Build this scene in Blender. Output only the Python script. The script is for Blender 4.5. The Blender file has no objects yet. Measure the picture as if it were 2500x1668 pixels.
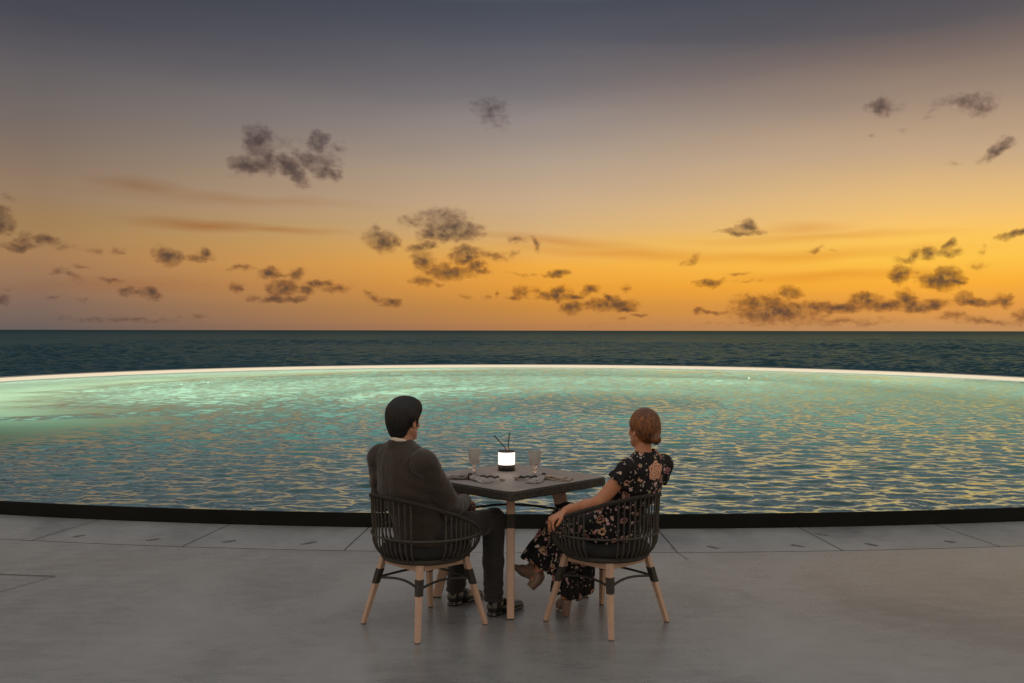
import bpy, bmesh, math, random
import numpy as np
from mathutils import Vector, Matrix, Euler

random.seed(7); np.random.seed(7)
SC = bpy.context.scene
R = math.radians
F_PX = 2400.0            # focal length in pixels of the 2500 px wide photograph
CX, HY = 1250.0, 807.0   # principal column and horizon row
EYE = 1.65

def lin(c):
    o = []
    for v in c:
        v /= 255.0
        o.append(v / 12.92 if v <= .04045 else ((v + .055) / 1.055) ** 2.4)
    return (o[0], o[1], o[2], 1.0)

# ------------------------------------------------------------------ camera
cam = bpy.data.cameras.new('camera'); cam_o = bpy.data.objects.new('camera', cam)
SC.collection.objects.link(cam_o)
cam.sensor_width = 36; cam.lens = 36 * F_PX / 2500
cam.clip_start = .05; cam.clip_end = 200000
pitch = math.atan((834 - HY) / F_PX)
m = Matrix.Rotation(R(90) - pitch, 4, 'X') @ Matrix.Rotation(R(.09), 4, 'Z')
m.translation = (0, 0, EYE)
cam_o.matrix_world = m
SC.camera = cam_o
SC.render.resolution_x, SC.render.resolution_y = 1024, 683

SC.view_settings.view_transform = 'Standard'
SC.view_settings.look = 'None'
SC.view_settings.exposure = 0; SC.view_settings.gamma = 1
SC.render.engine = 'CYCLES'
cy = SC.cycles
cy.max_bounces = 8; cy.transparent_max_bounces = 12; cy.transmission_bounces = 6
cy.glossy_bounces = 4; cy.diffuse_bounces = 3
cy.caustics_reflective = False; cy.caustics_refractive = False
cy.sample_clamp_indirect = 3; cy.sample_clamp_direct = 6
cy.use_denoising = True

# ------------------------------------------------------------------ node helper
class NT:
    def __init__(s, tree): s.t = tree; s.n = tree.nodes; s.l = tree.links
    def new(s, typ, **kw):
        n = s.n.new(typ)
        for k, v in kw.items(): setattr(n, k, v)
        return n
    def put(s, sock, v):
        if isinstance(v, bpy.types.NodeSocket): s.l.new(v, sock)
        elif v is not None:
            if sock.type == 'VECTOR' and not hasattr(v, '__len__'): v = (v, v, v)
            if sock.type == 'RGBA' and len(v) == 3: v = (*v, 1)
            sock.default_value = v
    def m(s, op, a, b=None, c=None, clamp=False):
        n = s.new('ShaderNodeMath', operation=op, use_clamp=clamp)
        for i, v in enumerate((a, b, c)):
            if v is not None: s.put(n.inputs[i], v)
        return n.outputs[0]
    def v(s, op, a, b=None, c=None, out=0):
        n = s.new('ShaderNodeVectorMath', operation=op)
        for i, v in enumerate((a, b, c)):
            if v is not None: s.put(n.inputs[i], v)
        return n.outputs[out]
    def mix(s, f, a, b, mode='MIX'):
        n = s.new('ShaderNodeMix', data_type='RGBA', blend_type=mode)
        s.put(n.inputs[0], f); s.put(n.inputs[6], a); s.put(n.inputs[7], b)
        return n.outputs[2]
    def ss(s, x, a, b, lo=0.0, hi=1.0, smooth=True):
        n = s.new('ShaderNodeMapRange'); n.interpolation_type = 'SMOOTHSTEP' if smooth else 'LINEAR'
        for i, v in enumerate((x, a, b, lo, hi)): s.put(n.inputs[i], v)
        return n.outputs[0]
    def noise(s, vec, scale=5, detail=3, rough=.5, dist=0, dim='3D', col=False):
        n = s.new('ShaderNodeTexNoise', noise_dimensions=dim)
        if vec is not None: s.put(n.inputs['Vector'], vec)
        s.put(n.inputs['Scale'], scale); s.put(n.inputs['Detail'], detail)
        s.put(n.inputs['Roughness'], rough); s.put(n.inputs['Distortion'], dist)
        return n.outputs[1 if col else 0]
    def ramp(s, x, stops, interp='LINEAR'):
        n = s.new('ShaderNodeValToRGB'); cr = n.color_ramp; cr.interpolation = interp
        while len(cr.elements) > 1: cr.elements.remove(cr.elements[-1])
        cr.elements[0].position = stops[0][0]; cr.elements[0].color = stops[0][1]
        for p, c in stops[1:]:
            e = cr.elements.new(p); e.color = c
        s.put(n.inputs[0], x)
        return n.outputs[0]
    def xyz(s, v):
        n = s.new('ShaderNodeSeparateXYZ'); s.put(n.inputs[0], v); return n.outputs
    def cxyz(s, x, y, z):
        n = s.new('ShaderNodeCombineXYZ')
        for i, v in enumerate((x, y, z)): s.put(n.inputs[i], v)
        return n.outputs[0]

# ------------------------------------------------------------------ world: dusk sky with scattered clouds
def azel(x, y):
    dx = (x - CX) / F_PX; dz = (HY - y) / F_PX
    return math.degrees(math.atan(dx)), math.degrees(math.atan(dz / math.hypot(1, dx)))

DARK = [ # photograph column, row, half width, half height, tilt, density
(630,345,24,30,0,.75),(607,403,38,18,0,.9),(652,390,22,32,0,.7),(706,413,42,17,-.5,.9),(733,437,26,13,-.3,.75),
(768,395,48,19,-.1,.7),(777,348,19,18,0,.95),(798,422,28,12,-.4,.8),(826,370,24,16,0,.4),(690,350,66,26,0,.3),(590,425,45,12,.3,.3),
(1200,273,38,28,0,.5),(1200,303,54,22,0,.3),
(2145,263,20,15,0,.8),(2166,262,38,18,0,.4),(2350,245,60,17,0,.5),(2385,263,30,22,0,.6),(2275,270,34,16,.4,.3),(2128,327,14,7,0,.35),(2205,322,28,15,0,.25),
(2430,370,32,10,.6,.85),(2460,343,18,9,0,.5),(2395,385,26,9,.4,.45),(2325,402,22,7,0,.3),
(6,540,26,22,0,.95),(22,487,24,11,-.4,.3),(60,585,20,13,0,.6),(50,603,40,8,0,.6),(115,592,28,11,0,.65),(152,606,32,9,0,.4),(230,612,30,7,0,.45),
(298,610,14,10,0,.5),(394,611,15,12,0,.5),(415,630,28,15,-.2,1),(507,616,14,11,0,.85),(490,630,32,9,0,.6),(203,652,26,6,0,.35),(586,656,24,7,0,.5),
(150,668,28,11,0,.42),(184,680,28,12,-.3,.42),(274,685,32,7,0,.5),(314,717,22,11,0,.7),(375,716,22,13,0,.85),(345,723,48,8,0,.6),
(651,668,20,15,0,.85),(680,674,22,7,0,.5),(724,673,20,13,0,.75),(574,700,13,10,0,.55),(690,704,26,15,0,.8),(778,695,24,8,.2,.85),(745,710,22,10,0,.75),(823,706,30,12,0,.6),
(613,724,18,8,0,.5),(674,729,30,9,0,.75),(720,731,22,8,0,.75),(6,729,18,13,0,.5),(142,726,28,8,0,.35),(199,731,18,8,0,.35),(23,706,22,6,0,.3),(490,770,26,6,0,.4),(298,780,190,9,0,.35),
(930,588,27,19,0,.9),(922,560,12,9,0,.5),(964,588,14,12,0,.65),(1100,563,52,20,0,1.05),(1081,534,50,19,0,.65),(1009,541,36,13,0,.5),(1152,552,24,9,-.2,.6),(1045,570,22,11,0,.8),
(1034,599,30,10,.1,.75),(1034,636,18,20,0,.85),(1136,619,30,16,.2,1),(1161,646,22,15,0,.85),(1100,663,52,13,0,.85),(1178,661,18,6,0,.85),(1197,620,44,9,-.1,.5),(1251,621,16,7,0,.5),
(1031,686,26,10,0,.6),(1072,693,14,6,0,.5),(1005,684,14,6,0,.4),(1259,590,18,9,0,.5),(1307,596,9,18,.5,.65),(1360,666,24,7,0,.75),(1280,670,54,5,0,.35),
(910,726,19,9,-.4,.55),(951,737,24,10,-.1,.75),(1271,711,14,13,0,.65),(1259,726,20,6,0,.65),(1208,719,6,9,0,.45),(1183,730,12,7,.5,.45),(1139,728,15,6,0,.4),(1302,711,13,11,-.5,.45),
(1327,722,20,10,0,.85),(1365,715,18,15,0,.95),(1388,727,30,6,0,.85),(1440,710,19,9,.3,.85),(1396,751,24,11,0,.8),(1490,730,14,11,-.3,.9),(1492,747,50,12,0,.9),(1528,756,24,6,0,.85),
(1530,701,16,10,-.2,.45),(1563,769,15,4,0,.5),(1519,778,18,4,0,.4),(1816,551,17,12,0,.85),(1805,566,46,7,0,.75),(1688,634,24,9,.4,.55),(1991,608,22,7,.3,.55),(2030,612,11,7,0,.3),
(1731,689,30,8,.1,.75),(1797,667,34,5,0,.45),(1820,688,36,5,0,.4),(2270,617,21,14,0,.9),(2321,597,11,15,-.2,.85),(2306,618,32,8,0,.85),(2226,624,16,15,0,.65),(2205,635,26,9,0,.5),
(2196,667,23,16,0,.9),(2235,668,16,12,0,.35),(2277,679,28,14,0,.9),(2308,676,24,21,0,1.05),(2328,683,18,9,0,.85),(2471,570,30,7,.3,.85),(2497,566,20,6,0,.85),(2394,612,8,18,-.3,.35),(2390,646,26,10,0,.4),
(1929,712,24,13,0,.85),(1962,716,18,5,-.3,.5),(1860,740,52,19,0,.75),(1896,763,86,20,0,.85),(1969,750,64,12,0,.8),(2043,751,64,11,0,.8),(2112,737,28,15,0,.85),(2160,749,44,11,0,.85),
(2211,731,26,20,0,.9),(2240,744,40,12,0,.9),(2282,742,26,12,0,.85),(2346,729,20,15,0,.8),(2398,734,32,9,0,.85),(2372,740,34,8,0,.85),(2452,731,21,13,0,.85),(1702,759,16,8,0,.65),(1742,763,30,5,0,.65),
(2043,786,160,11,0,.4),(2328,774,36,12,0,.5),(2408,782,70,9,0,.5),(2496,770,30,16,0,.5),(1860,790,210,8,0,.3),(1500,792,300,7,0,.2),
]
STREAK = [(498,544,125,12,-.02,.9),(670,557,130,7,-.04,.7),(345,457,95,17,-.1,.6),(575,486,240,11,0,.45),(747,492,70,12,0,.4),
(1356,587,160,12,-.1,.6),(1537,617,240,12,-.05,.55),(1970,558,80,11,0,.5),(2006,577,230,8,0,.5),(1933,621,270,11,0,.55),(2043,672,200,11,0,.55),(300,700,260,14,0,.3),(1150,640,90,22,0,.3)]

world = bpy.data.worlds.new('World'); SC.world = world; world.use_nodes = True
W = NT(world.node_tree); W.n.clear()
geo = W.new('ShaderNodeTexCoord')
dx, dy, dz = W.xyz(W.v('NORMALIZE', geo.outputs['Generated']))
az = W.m('MULTIPLY', W.m('ARCTAN2', dx, dy), 180 / math.pi)
el = W.m('MULTIPLY', W.m('ARCSINE', dz), 180 / math.pi)
def rr(rows):
    st = []
    for y, c in rows: st.append((math.degrees(math.atan((HY - y) / F_PX)), lin(c)))
    st = [(max(0, e), c) for e, c in st]
    st += [(23, lin(ZEN[0])), (32, lin(ZEN[1])), (90, lin(ZEN[2]))]
    return sorted([((e / 90) ** .5, c) for e, c in st], key=lambda q: q[0])
ZEN = [(158, 157, 156), (146, 147, 150), (214, 213, 212)]  # sky above the view, brightened to add light on deck and water
mid = rr([(0,(73,78,89)),(100,(87,88,98)),(200,(114,110,114)),(300,(148,138,134)),(400,(178,159,141)),(500,(203,173,138)),(560,(213,176,125)),(600,(230,178,99)),(650,(243,173,68)),(700,(232,158,58)),(750,(206,142,64)),(800,(182,126,80))])
rgt = rr([(0,(71,73,83)),(100,(92,87,91)),(200,(132,115,106)),(300,(166,143,123)),(400,(198,168,134)),(500,(231,189,125)),(560,(248,197,110)),(600,(253,199,92)),(650,(254,196,76)),(700,(251,176,58)),(750,(226,155,72)),(800,(196,144,94))])
lft = rr([(0,(62,65,73)),(100,(74,74,83)),(200,(93,90,95)),(300,(111,104,102)),(400,(130,114,102)),(500,(152,126,100)),(560,(161,128,88)),(600,(166,130,88)),(650,(166,126,88)),(700,(151,116,90)),(750,(129,106,92)),(800,(108,96,92))])
u = W.m('POWER', W.m('DIVIDE', W.m('MAXIMUM', el, 0.0), 90.0), .5)
wobn = W.noise(W.cxyz(W.m('MULTIPLY', az, .05), W.m('MULTIPLY', el, .35), 0), 1.0, 3)
u2 = W.m('ADD', u, W.m('MULTIPLY', W.m('SUBTRACT', wobn, .5), .022))
c1, c2, c3 = W.ramp(u2, lft), W.ramp(u2, mid), W.ramp(u2, rgt)
sky = W.mix(W.ss(az, -25.5, 2, smooth=False), c1, c2)
sky = W.mix(W.ss(az, 1, 22, smooth=False), sky, c3)
# sky behind the viewer: a bright warm fill added to light near faces
back = W.ramp(u, [(0, lin((240, 206, 176))), (.35, lin((230, 200, 174))), (.6, lin((190, 180, 170))), (1, lin((226, 224, 222)))])
sky = W.mix(W.ss(W.m('ABSOLUTE', az), 38, 95), sky, back)

P = W.cxyz(az, el, 0)
n1 = W.noise(P, .75, 5, .55, col=True)
warp = W.v('MULTIPLY', W.v('SUBTRACT', n1, (.5, .5, .5)), (1.7, 1.0, 0))
Pw = W.v('ADD', P, warp)
n2 = W.noise(W.v('MULTIPLY', P, (1, 1.5, 1)), 2.7, 5, .56)
n4 = W.noise(P, 1.3, 4, .6)
Ps = W.v('ADD', P, W.v('MULTIPLY', W.v('SUBTRACT', W.noise(W.v('MULTIPLY', P, (.12, .5, 1)), 1, 2, col=True), (.5, .5, .5)), (3.0, 1.1, 0)))

def ell_params(b, grow):
    x, y, rx, ry, t, d = b
    a, e = azel(x, y); k = math.degrees(1 / F_PX)
    ca = math.cos(math.radians(a))
    return a, e, rx * k * grow * ca * ca, ry * k * grow * ca, t, d
def blob_stack(lst, grow, vec):
    acc = None
    for b in lst:
        a, e, rx, ry, t, d = ell_params(b, grow)
        mp = W.new('ShaderNodeMapping', vector_type='TEXTURE')
        W.put(mp.inputs[0], vec); mp.inputs[1].default_value = (a, e, 0)
        mp.inputs[2].default_value = (0, 0, t); mp.inputs[3].default_value = (rx, ry, 1)
        g = W.new('ShaderNodeTexGradient', gradient_type='SPHERICAL'); W.put(g.inputs[0], mp.outputs[0])
        val = W.m('MULTIPLY', g.outputs[1], d)
        acc = val if acc is None else W.m('SMOOTH_MAX', acc, val, .12)
    return acc if acc is not None else 0.0
def bg(dark, streak):
    col = sky
    if streak:
        S2 = blob_stack(streak, 1.9, Ps)
        col = W.mix(W.m('MULTIPLY', S2, 1.1, clamp=True), col, W.mix(1.0, col, (.80, .58, .42, 1), 'MULTIPLY'))
    if dark:
        S = blob_stack(dark, 2.05, Pw)
        k = W.m('ADD', S, W.m('MULTIPLY', W.m('SUBTRACT', n2, .5), W.ss(S, .02, .3, 0, .55)))
        al = W.m('MULTIPLY', W.ss(k, .13, .47), W.ss(n4, .30, .56, .62, 1.0))
        core = W.m('MULTIPLY', W.ss(k, .30, .85), W.ss(n4, .36, .58, .55, 1.0))
        tint = W.mix(core, (.62, .57, .60, 1), (.22, .20, .23, 1))
        flat = W.mix(W.m('MULTIPLY', core, .42), W.mix(1.0, col, tint, 'MULTIPLY'), lin((97, 83, 77)))
        col = W.mix(al, col, flat)
    b = W.new('ShaderNodeBackground'); W.put(b.inputs[0], col); b.inputs[1].default_value = 1.0
    return b.outputs[0]
NSEC = 8; A0, A1 = -28.0, 28.0
def in_sector(lst, lo, hi, grow):
    o = []
    for b in lst:
        a, e, rx, ry, t, d = ell_params(b, grow)
        if a + rx + .9 > lo and a - rx - .9 < hi: o.append(b)
    return o
def tree(i0, i1):
    if i1 - i0 == 1:
        lo = A0 + (A1 - A0) * i0 / NSEC; hi = A0 + (A1 - A0) * i1 / NSEC
        return bg(in_sector(DARK, lo, hi, 2.05), in_sector(STREAK, lo, hi, 1.5))
    mdl = (i0 + i1) // 2
    ms = W.new('ShaderNodeMixShader')
    W.put(ms.inputs[0], W.m('GREATER_THAN', az, A0 + (A1 - A0) * mdl / NSEC))
    W.put(ms.inputs[1], tree(i0, mdl)); W.put(ms.inputs[2], tree(mdl, i1))
    return ms.outputs[0]
inside = W.m('MULTIPLY', W.m('LESS_THAN', W.m('ABSOLUTE', az), 28.0), W.m('LESS_THAN', W.m('ABSOLUTE', W.m('SUBTRACT', el, 7.6)), 8.0))
ms = W.new('ShaderNodeMixShader'); W.put(ms.inputs[0], inside)
W.put(ms.inputs[1], bg([], [])); W.put(ms.inputs[2], tree(0, NSEC))
out = W.new('ShaderNodeOutputWorld'); W.put(out.inputs[0], ms.outputs[0])

# ------------------------------------------------------------------ object helpers
COL = SC.collection
def link_mesh(name, me, mat=None, parent=None, smooth=True):
    o = bpy.data.objects.new(name, me); COL.objects.link(o)
    if mat: me.materials.append(mat)
    if parent: o.parent = parent
    if smooth:
        me.polygons.foreach_set('use_smooth', [True] * len(me.polygons))
    return o
def from_bm(name, bm, mat=None, parent=None, smooth=False):
    bmesh.ops.recalc_face_normals(bm, faces=bm.faces)
    me = bpy.data.meshes.new(name); bm.to_mesh(me); bm.free()
    return link_mesh(name, me, mat, parent, smooth)
def tag(o, label, cat, group=None, kind=None):
    o['label'] = label; o['category'] = cat
    if group: o['group'] = group
    if kind: o['kind'] = kind
    return o
def struct(o, kind='structure'): o['kind'] = kind; return o
def empty(name, loc=(0, 0, 0), rz=0):
    o = bpy.data.objects.new(name, None); COL.objects.link(o)
    o.location = loc; o.rotation_euler = (0, 0, rz); o.empty_display_size = .1
    return o

def add_tube(bm, pts, r, n=10, caps=True, rf=None):
    pts = [Vector(p) for p in pts]; rings = []
    up = Vector((0, 0, 1)); prev = None
    for i, p in enumerate(pts):
        t = (pts[min(i + 1, len(pts) - 1)] - pts[max(i - 1, 0)]).normalized()
        a = prev if prev is not None else (up if abs(t.z) < .9 else Vector((1, 0, 0)))
        b = (a - t * a.dot(t)).normalized(); prev = b; c = t.cross(b)
        ri = r if rf is None else rf(i / (len(pts) - 1))
        rings.append([bm.verts.new(p + (b * math.cos(k * 2 * math.pi / n) + c * math.sin(k * 2 * math.pi / n)) * ri) for k in range(n)])
    for i in range(len(rings) - 1):
        for k in range(n):
            bm.faces.new((rings[i][k], rings[i][(k + 1) % n], rings[i + 1][(k + 1) % n], rings[i + 1][k]))
    if caps:
        bm.faces.new(rings[0]); bm.faces.new(rings[-1])
def add_loft(bm, secs, caps=True):
    rings = [[bm.verts.new(p) for p in s] for s in secs]; n = len(rings[0])
    for i in range(len(rings) - 1):
        for k in range(n):
            bm.faces.new((rings[i][k], rings[i][(k + 1) % n], rings[i + 1][(k + 1) % n], rings[i + 1][k]))
    if caps: bm.faces.new(rings[0]); bm.faces.new(rings[-1])
def add_lathe(bm, prof, n=32, c=(0, 0, 0), facet=None):
    rings = []
    for r, z in prof:
        rings.append([bm.verts.new((c[0] + r * math.cos(2 * math.pi * k / n), c[1] + r * math.sin(2 * math.pi * k / n), c[2] + z)) for k in range(n)])
    for i in range(len(rings) - 1):
        for k in range(n):
            bm.faces.new((rings[i][k], rings[i][(k + 1) % n], rings[i + 1][(k + 1) % n], rings[i + 1][k]))
    bm.faces.new(rings[0]); bm.faces.new(rings[-1])

def wob(P_, f, seed):
    rs = np.random.RandomState(seed); r_ = 0
    for i in range(5):
        k_ = rs.normal(size=3); k_ = k_ / np.linalg.norm(k_) * f * (1 + .5 * i); r_ = r_ + np.sin(P_ @ k_ + rs.uniform(0, 6.28)) / (1 + .5 * i)
    return r_ / 3

# ------------------------------------------------------------------ materials
def mat(name):
    m = bpy.data.materials.new(name); m.use_nodes = True
    t = NT(m.node_tree); t.n.clear()
    t.out = t.new('ShaderNodeOutputMaterial')
    return m, t
def pbsdf(t, base, rough=.5, spec=.5, normal=None, **kw):
    b = t.new('ShaderNodeBsdfPrincipled')
    t.put(b.inputs['Base Color'], base); t.put(b.inputs['Roughness'], rough)
    t.put(b.inputs['Specular IOR Level'], spec)
    if normal is not None: t.put(b.inputs['Normal'], normal)
    for k, v in kw.items(): t.put(b.inputs[k.replace('_', ' ')], v)
    return b.outputs[0]
def bump(t, h, dist=.01, strength=1.0, normal=None):
    b = t.new('ShaderNodeBump'); t.put(b.inputs['Height'], h)
    t.put(b.inputs['Distance'], dist); t.put(b.inputs['Strength'], strength)
    if normal is not None: t.put(b.inputs['Normal'], normal)
    return b.outputs[0]
def simple(name, base, rough=.5, spec=.5, var=.15, vscale=20, bscale=60, bdist=.002, vec='Object', stretch=(1, 1, 1), **kw):
    m, t = mat(name)
    tc = t.new('ShaderNodeTexCoord').outputs[vec]
    v = t.v('MULTIPLY', tc, stretch)
    n = t.noise(v, vscale, 4); nb = t.noise(v, bscale, 3)
    c = t.mix(n, tuple(x * (1 - var * 2) for x in base[:3]) + (1,), tuple(min(1, x * (1 + var * 2)) for x in base[:3]) + (1,))
    t.put(t.out.inputs[0], pbsdf(t, c, rough, spec, bump(t, nb, bdist), **kw))
    return m

# pool outline: centre, half size, curvature
PC = (.45, 24.8); PR = 16.64
def pool_pt(th, off=0.0):
    # th measured from -Y (towards the viewer)
    def c(a):
        s_, c_ = math.sin(a), math.cos(a)
        n = 2.15 if c_ > 0 else 2.0
        r = PR * (abs(s_) ** n + abs(c_) ** n) ** (-1 / n)
        return Vector((PC[0] + r * s_, PC[1] - r * c_, 0))
    p = c(th)
    t = (c(th + .002) - c(th - .002)).normalized()
    nrm = Vector((t.y, -t.x, 0))
    return p + nrm * off
NT_ = 288
THS = [2 * math.pi * i / NT_ for i in range(NT_)]

# concrete
def concrete(name, base, rough, sc=1.0, dark_marks=False):
    m, t = mat(name)
    pos = t.new('ShaderNodeNewGeometry').outputs['Position']
    a = t.noise(t.v('MULTIPLY', pos, (1, .7, 1)), .9 * sc, 5, .6, .6)
    b = t.noise(t.v('MULTIPLY', pos, (1, 2.2, 1)), 5 * sc, 4, .6)
    c = t.noise(pos, 38, 3, .6)
    v = t.m('ADD', t.m('MULTIPLY', a, .6), t.m('ADD', t.m('MULTIPLY', b, .28), t.m('MULTIPLY', c, .12)))
    col = t.ramp(v, [(.36, tuple(x * .70 for x in base) + (1,)), (.5, base + (1,)), (.64, tuple(x * 1.24 for x in base) + (1,))])
    sp = t.m('GREATER_THAN', t.noise(pos, 75, 2, .5), .75)
    col = t.mix(t.m('MULTIPLY', sp, .3), col, (.07, .06, .05, 1))
    rg = t.ss(v, .35, .65, rough - .03, rough + .05)
    t.put(t.out.inputs[0], pbsdf(t, col, rg, .9, bump(t, t.m('ADD', c, t.m('MULTIPLY', b, .4)), .0006)))
    return m
M_floor = concrete('polished_concrete', (.200, .208, .208), .27)
M_coping = concrete('pale_concrete', (.215, .220, .218), .36, 1.6)

# water
def water_mat(name, pool):
    m, t = mat(name)
    pos = t.new('ShaderNodeNewGeometry').outputs['Position']
    if pool:
        at = t.new('ShaderNodeAttribute', attribute_name='calm')
        h1 = t.noise(t.v('MULTIPLY', pos, (4.5, 7.0, 1)), 1.0, 2, .5, .4)
        h2 = t.noise(t.v('MULTIPLY', pos, (12, 19, 1)), 1.0, 3, .5)
        h = t.m('ADD', t.m('MULTIPLY', h1, .012), t.m('MULTIPLY', h2, .0016))
        st = t.m('SUBTRACT', 1.0, t.m('MULTIPLY', at.outputs['Fac'], .9))
        nrm = bump(t, t.m('MULTIPLY', h, st), 1.0)
        fr = t.new('ShaderNodeFresnel'); fr.inputs[0].default_value = 1.55; t.put(fr.inputs[1], nrm)
        gl = t.new('ShaderNodeBsdfGlossy'); gl.inputs['Color'].default_value = (.72, .93, 1, 1); gl.inputs['Roughness'].default_value = .11; t.put(gl.inputs['Normal'], nrm)
        tr_ = t.new('ShaderNodeBsdfRefraction'); t.put(tr_.inputs[0], (.66, .95, .90, 1)); tr_.inputs['IOR'].default_value = 1.33; tr_.inputs['Roughness'].default_value = .05; t.put(tr_.inputs['Normal'], nrm)
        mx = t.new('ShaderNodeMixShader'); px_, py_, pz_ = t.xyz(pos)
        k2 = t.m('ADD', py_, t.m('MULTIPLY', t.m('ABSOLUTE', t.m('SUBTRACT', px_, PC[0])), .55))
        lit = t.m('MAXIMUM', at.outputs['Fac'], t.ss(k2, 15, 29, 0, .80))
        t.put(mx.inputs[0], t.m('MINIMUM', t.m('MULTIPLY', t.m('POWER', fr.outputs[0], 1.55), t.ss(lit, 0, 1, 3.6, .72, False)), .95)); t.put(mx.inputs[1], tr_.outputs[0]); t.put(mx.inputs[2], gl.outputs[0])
        t.put(t.out.inputs[0], mx.outputs[0])
    else:
        h1 = t.noise(t.v('MULTIPLY', pos, (.8, .5, 1)), 1.0, 4, .6, .3)
        h2 = t.noise(t.v('MULTIPLY', pos, (.16, .07, 1)), 1.0, 4, .6)
        h3 = t.noise(t.v('MULTIPLY', pos, (.02, .006, 1)), 1.0, 4, .6)
        h = t.m('ADD', t.m('MULTIPLY', h1, .8), t.m('ADD', t.m('MULTIPLY', h2, 1.6), t.m('MULTIPLY', h3, 5)))
        nrm = bump(t, h, 1.0)
        fr = t.new('ShaderNodeFresnel'); fr.inputs[0].default_value = 1.33; t.put(fr.inputs[1], nrm)
        gl = t.new('ShaderNodeBsdfGlossy'); gl.inputs['Color'].default_value = (.50, .78, 1, 1); gl.inputs['Roughness'].default_value = .13; t.put(gl.inputs['Normal'], nrm)
        df_ = t.new('ShaderNodeBsdfDiffuse'); t.put(df_.inputs[0], t.mix(h2, (.007, .027, .034, 1), (.014, .048, .056, 1)))
        mx = t.new('ShaderNodeMixShader'); yy = t.xyz(pos)[1]
        t.put(mx.inputs[0], t.m('MINIMUM', t.m('MULTIPLY', fr.outputs[0], .6), t.ss(t.m('LOGARITHM', yy, 10.0), 1.75, 3.4, .68, .11))); t.put(mx.inputs[1], df_.outputs[0]); t.put(mx.inputs[2], gl.outputs[0])
        t.put(t.out.inputs[0], mx.outputs[0])
    return m
M_water = water_mat('pool_water', True)
M_ocean = water_mat('sea_water', False)

def tile_mat():
    m, t = mat('pool_lining')
    pos = t.new('ShaderNodeNewGeometry').outputs['Position']
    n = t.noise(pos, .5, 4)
    pale = t.mix(n, (.37, .47, .40, 1), (.43, .53, .44, 1)); mid_c = t.mix(n, (.08, .32, .29, 1), (.12, .38, .34, 1)); dim_c = t.mix(n, (.010, .060, .060, 1), (.016, .085, .080, 1))
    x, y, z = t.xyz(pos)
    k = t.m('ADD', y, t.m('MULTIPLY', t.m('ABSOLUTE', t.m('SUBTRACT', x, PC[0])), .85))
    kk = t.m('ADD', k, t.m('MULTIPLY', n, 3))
    c = t.mix(t.ss(kk, 13.5, 26), dim_c, mid_c); c = t.mix(t.ss(kk, 21, 33), c, pale)  # pool glow painted into the lining: dark near, paler far and aside
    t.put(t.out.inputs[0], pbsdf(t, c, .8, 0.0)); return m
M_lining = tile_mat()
def emis(name, col, s):
    m, t = mat(name); e = t.new('ShaderNodeEmission'); t.put(e.inputs[0], col); e.inputs[1].default_value = s
    t.put(t.out.inputs[0], e.outputs[0]); return m
M_led = emis('rim_led', (1, .84, .60), .88)
M_led_under = emis('rim_led_under', (1, .88, .66), 45.0)
M_curb = simple('dark_curb_stone', (.008, .0085, .007), .6, .12, .3, 3, 30, .003)

# ------------------------------------------------------------------ the setting
def waves(X, Y, lam_lo, lam_hi, n, slope, spread, seed, dcut=None, main=90):
    """random sea of n sine waves; slope = rms slope; waves shorter than the local grid allows fade out"""
    rs = np.random.RandomState(seed); Hh = np.zeros_like(X)
    for i in range(n):
        lam = lam_lo * (lam_hi / lam_lo) ** rs.rand(); k_ = 2 * math.pi / lam
        a = R(main + rs.normal() * spread)
        amp = slope * math.sqrt(2 / n) / k_
        ph = k_ * (X * math.cos(a) + Y * math.sin(a)) + rs.rand() * 6.283
        w_ = 1.0 if dcut is None else np.clip(lam / dcut / 2.5 - .6, 0, 1)
        sn = np.sin(ph)
        Hh += amp * w_ * (sn + .22 * np.cos(2 * ph))
    return Hh
def grid_mesh(name, X, Y, Zz, material, attr=None):
    nr, nc = X.shape
    V = np.stack([X, Y, Zz], -1).reshape(-1, 3).astype(np.float32)
    idx = np.arange(nr * nc).reshape(nr, nc)
    Q = np.stack([idx[:-1, :-1], idx[:-1, 1:], idx[1:, 1:], idx[1:, :-1]], -1).reshape(-1, 4).astype(np.int32)
    me = bpy.data.meshes.new(name)
    me.vertices.add(len(V)); me.vertices.foreach_set('co', V.ravel())
    me.loops.add(len(Q) * 4); me.loops.foreach_set('vertex_index', Q.ravel())
    me.polygons.add(len(Q)); me.polygons.foreach_set('loop_start', np.arange(0, len(Q) * 4, 4, dtype=np.int32))
    me.update(calc_edges=True)
    if attr is not None:
        at = me.attributes.new('calm', 'FLOAT', 'POINT'); at.data.foreach_set('value', attr.astype(np.float32).ravel())
    return link_mesh(name, me, material, None, True)
# sea: one sheet, rolling near, flat towards the horizon
SEA = -2.6
ys = [-9000.0, -60.0, 20.0]; y_ = 38.0
while y_ < 2500: ys.append(y_); y_ *= 1.0042
ys += [3000, 4000, 6000, 10000, 20000, 45000, 95000]
ys = np.array(ys)[:, None]; us = np.concatenate([[-12, -5, -2.5, -1.3], np.linspace(-.95, .95, 1100), [1.3, 2.5, 5, 12]])[None, :]
Xs = us * (np.abs(ys) + 25) * np.where(ys > 3000, 1.6, 1.0); Ys = ys + 0 * us
dc = np.maximum(np.abs(ys) * .0042, .1) + 0 * us
Zs = waves(Xs, Ys, 1.0, 8, 80, .25, 40, 3, dc)
gust = .75 + .5 * (np.sin(Xs * .021 + Ys * .008) * np.sin(Ys * .017 - Xs * .006 + 1))
Zs = Zs * gust * ((ys > 38) & (ys < 2400)) * (np.abs(us) < .97)
struct(grid_mesh('sea', Xs, Ys, Zs + SEA, M_ocean))

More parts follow.
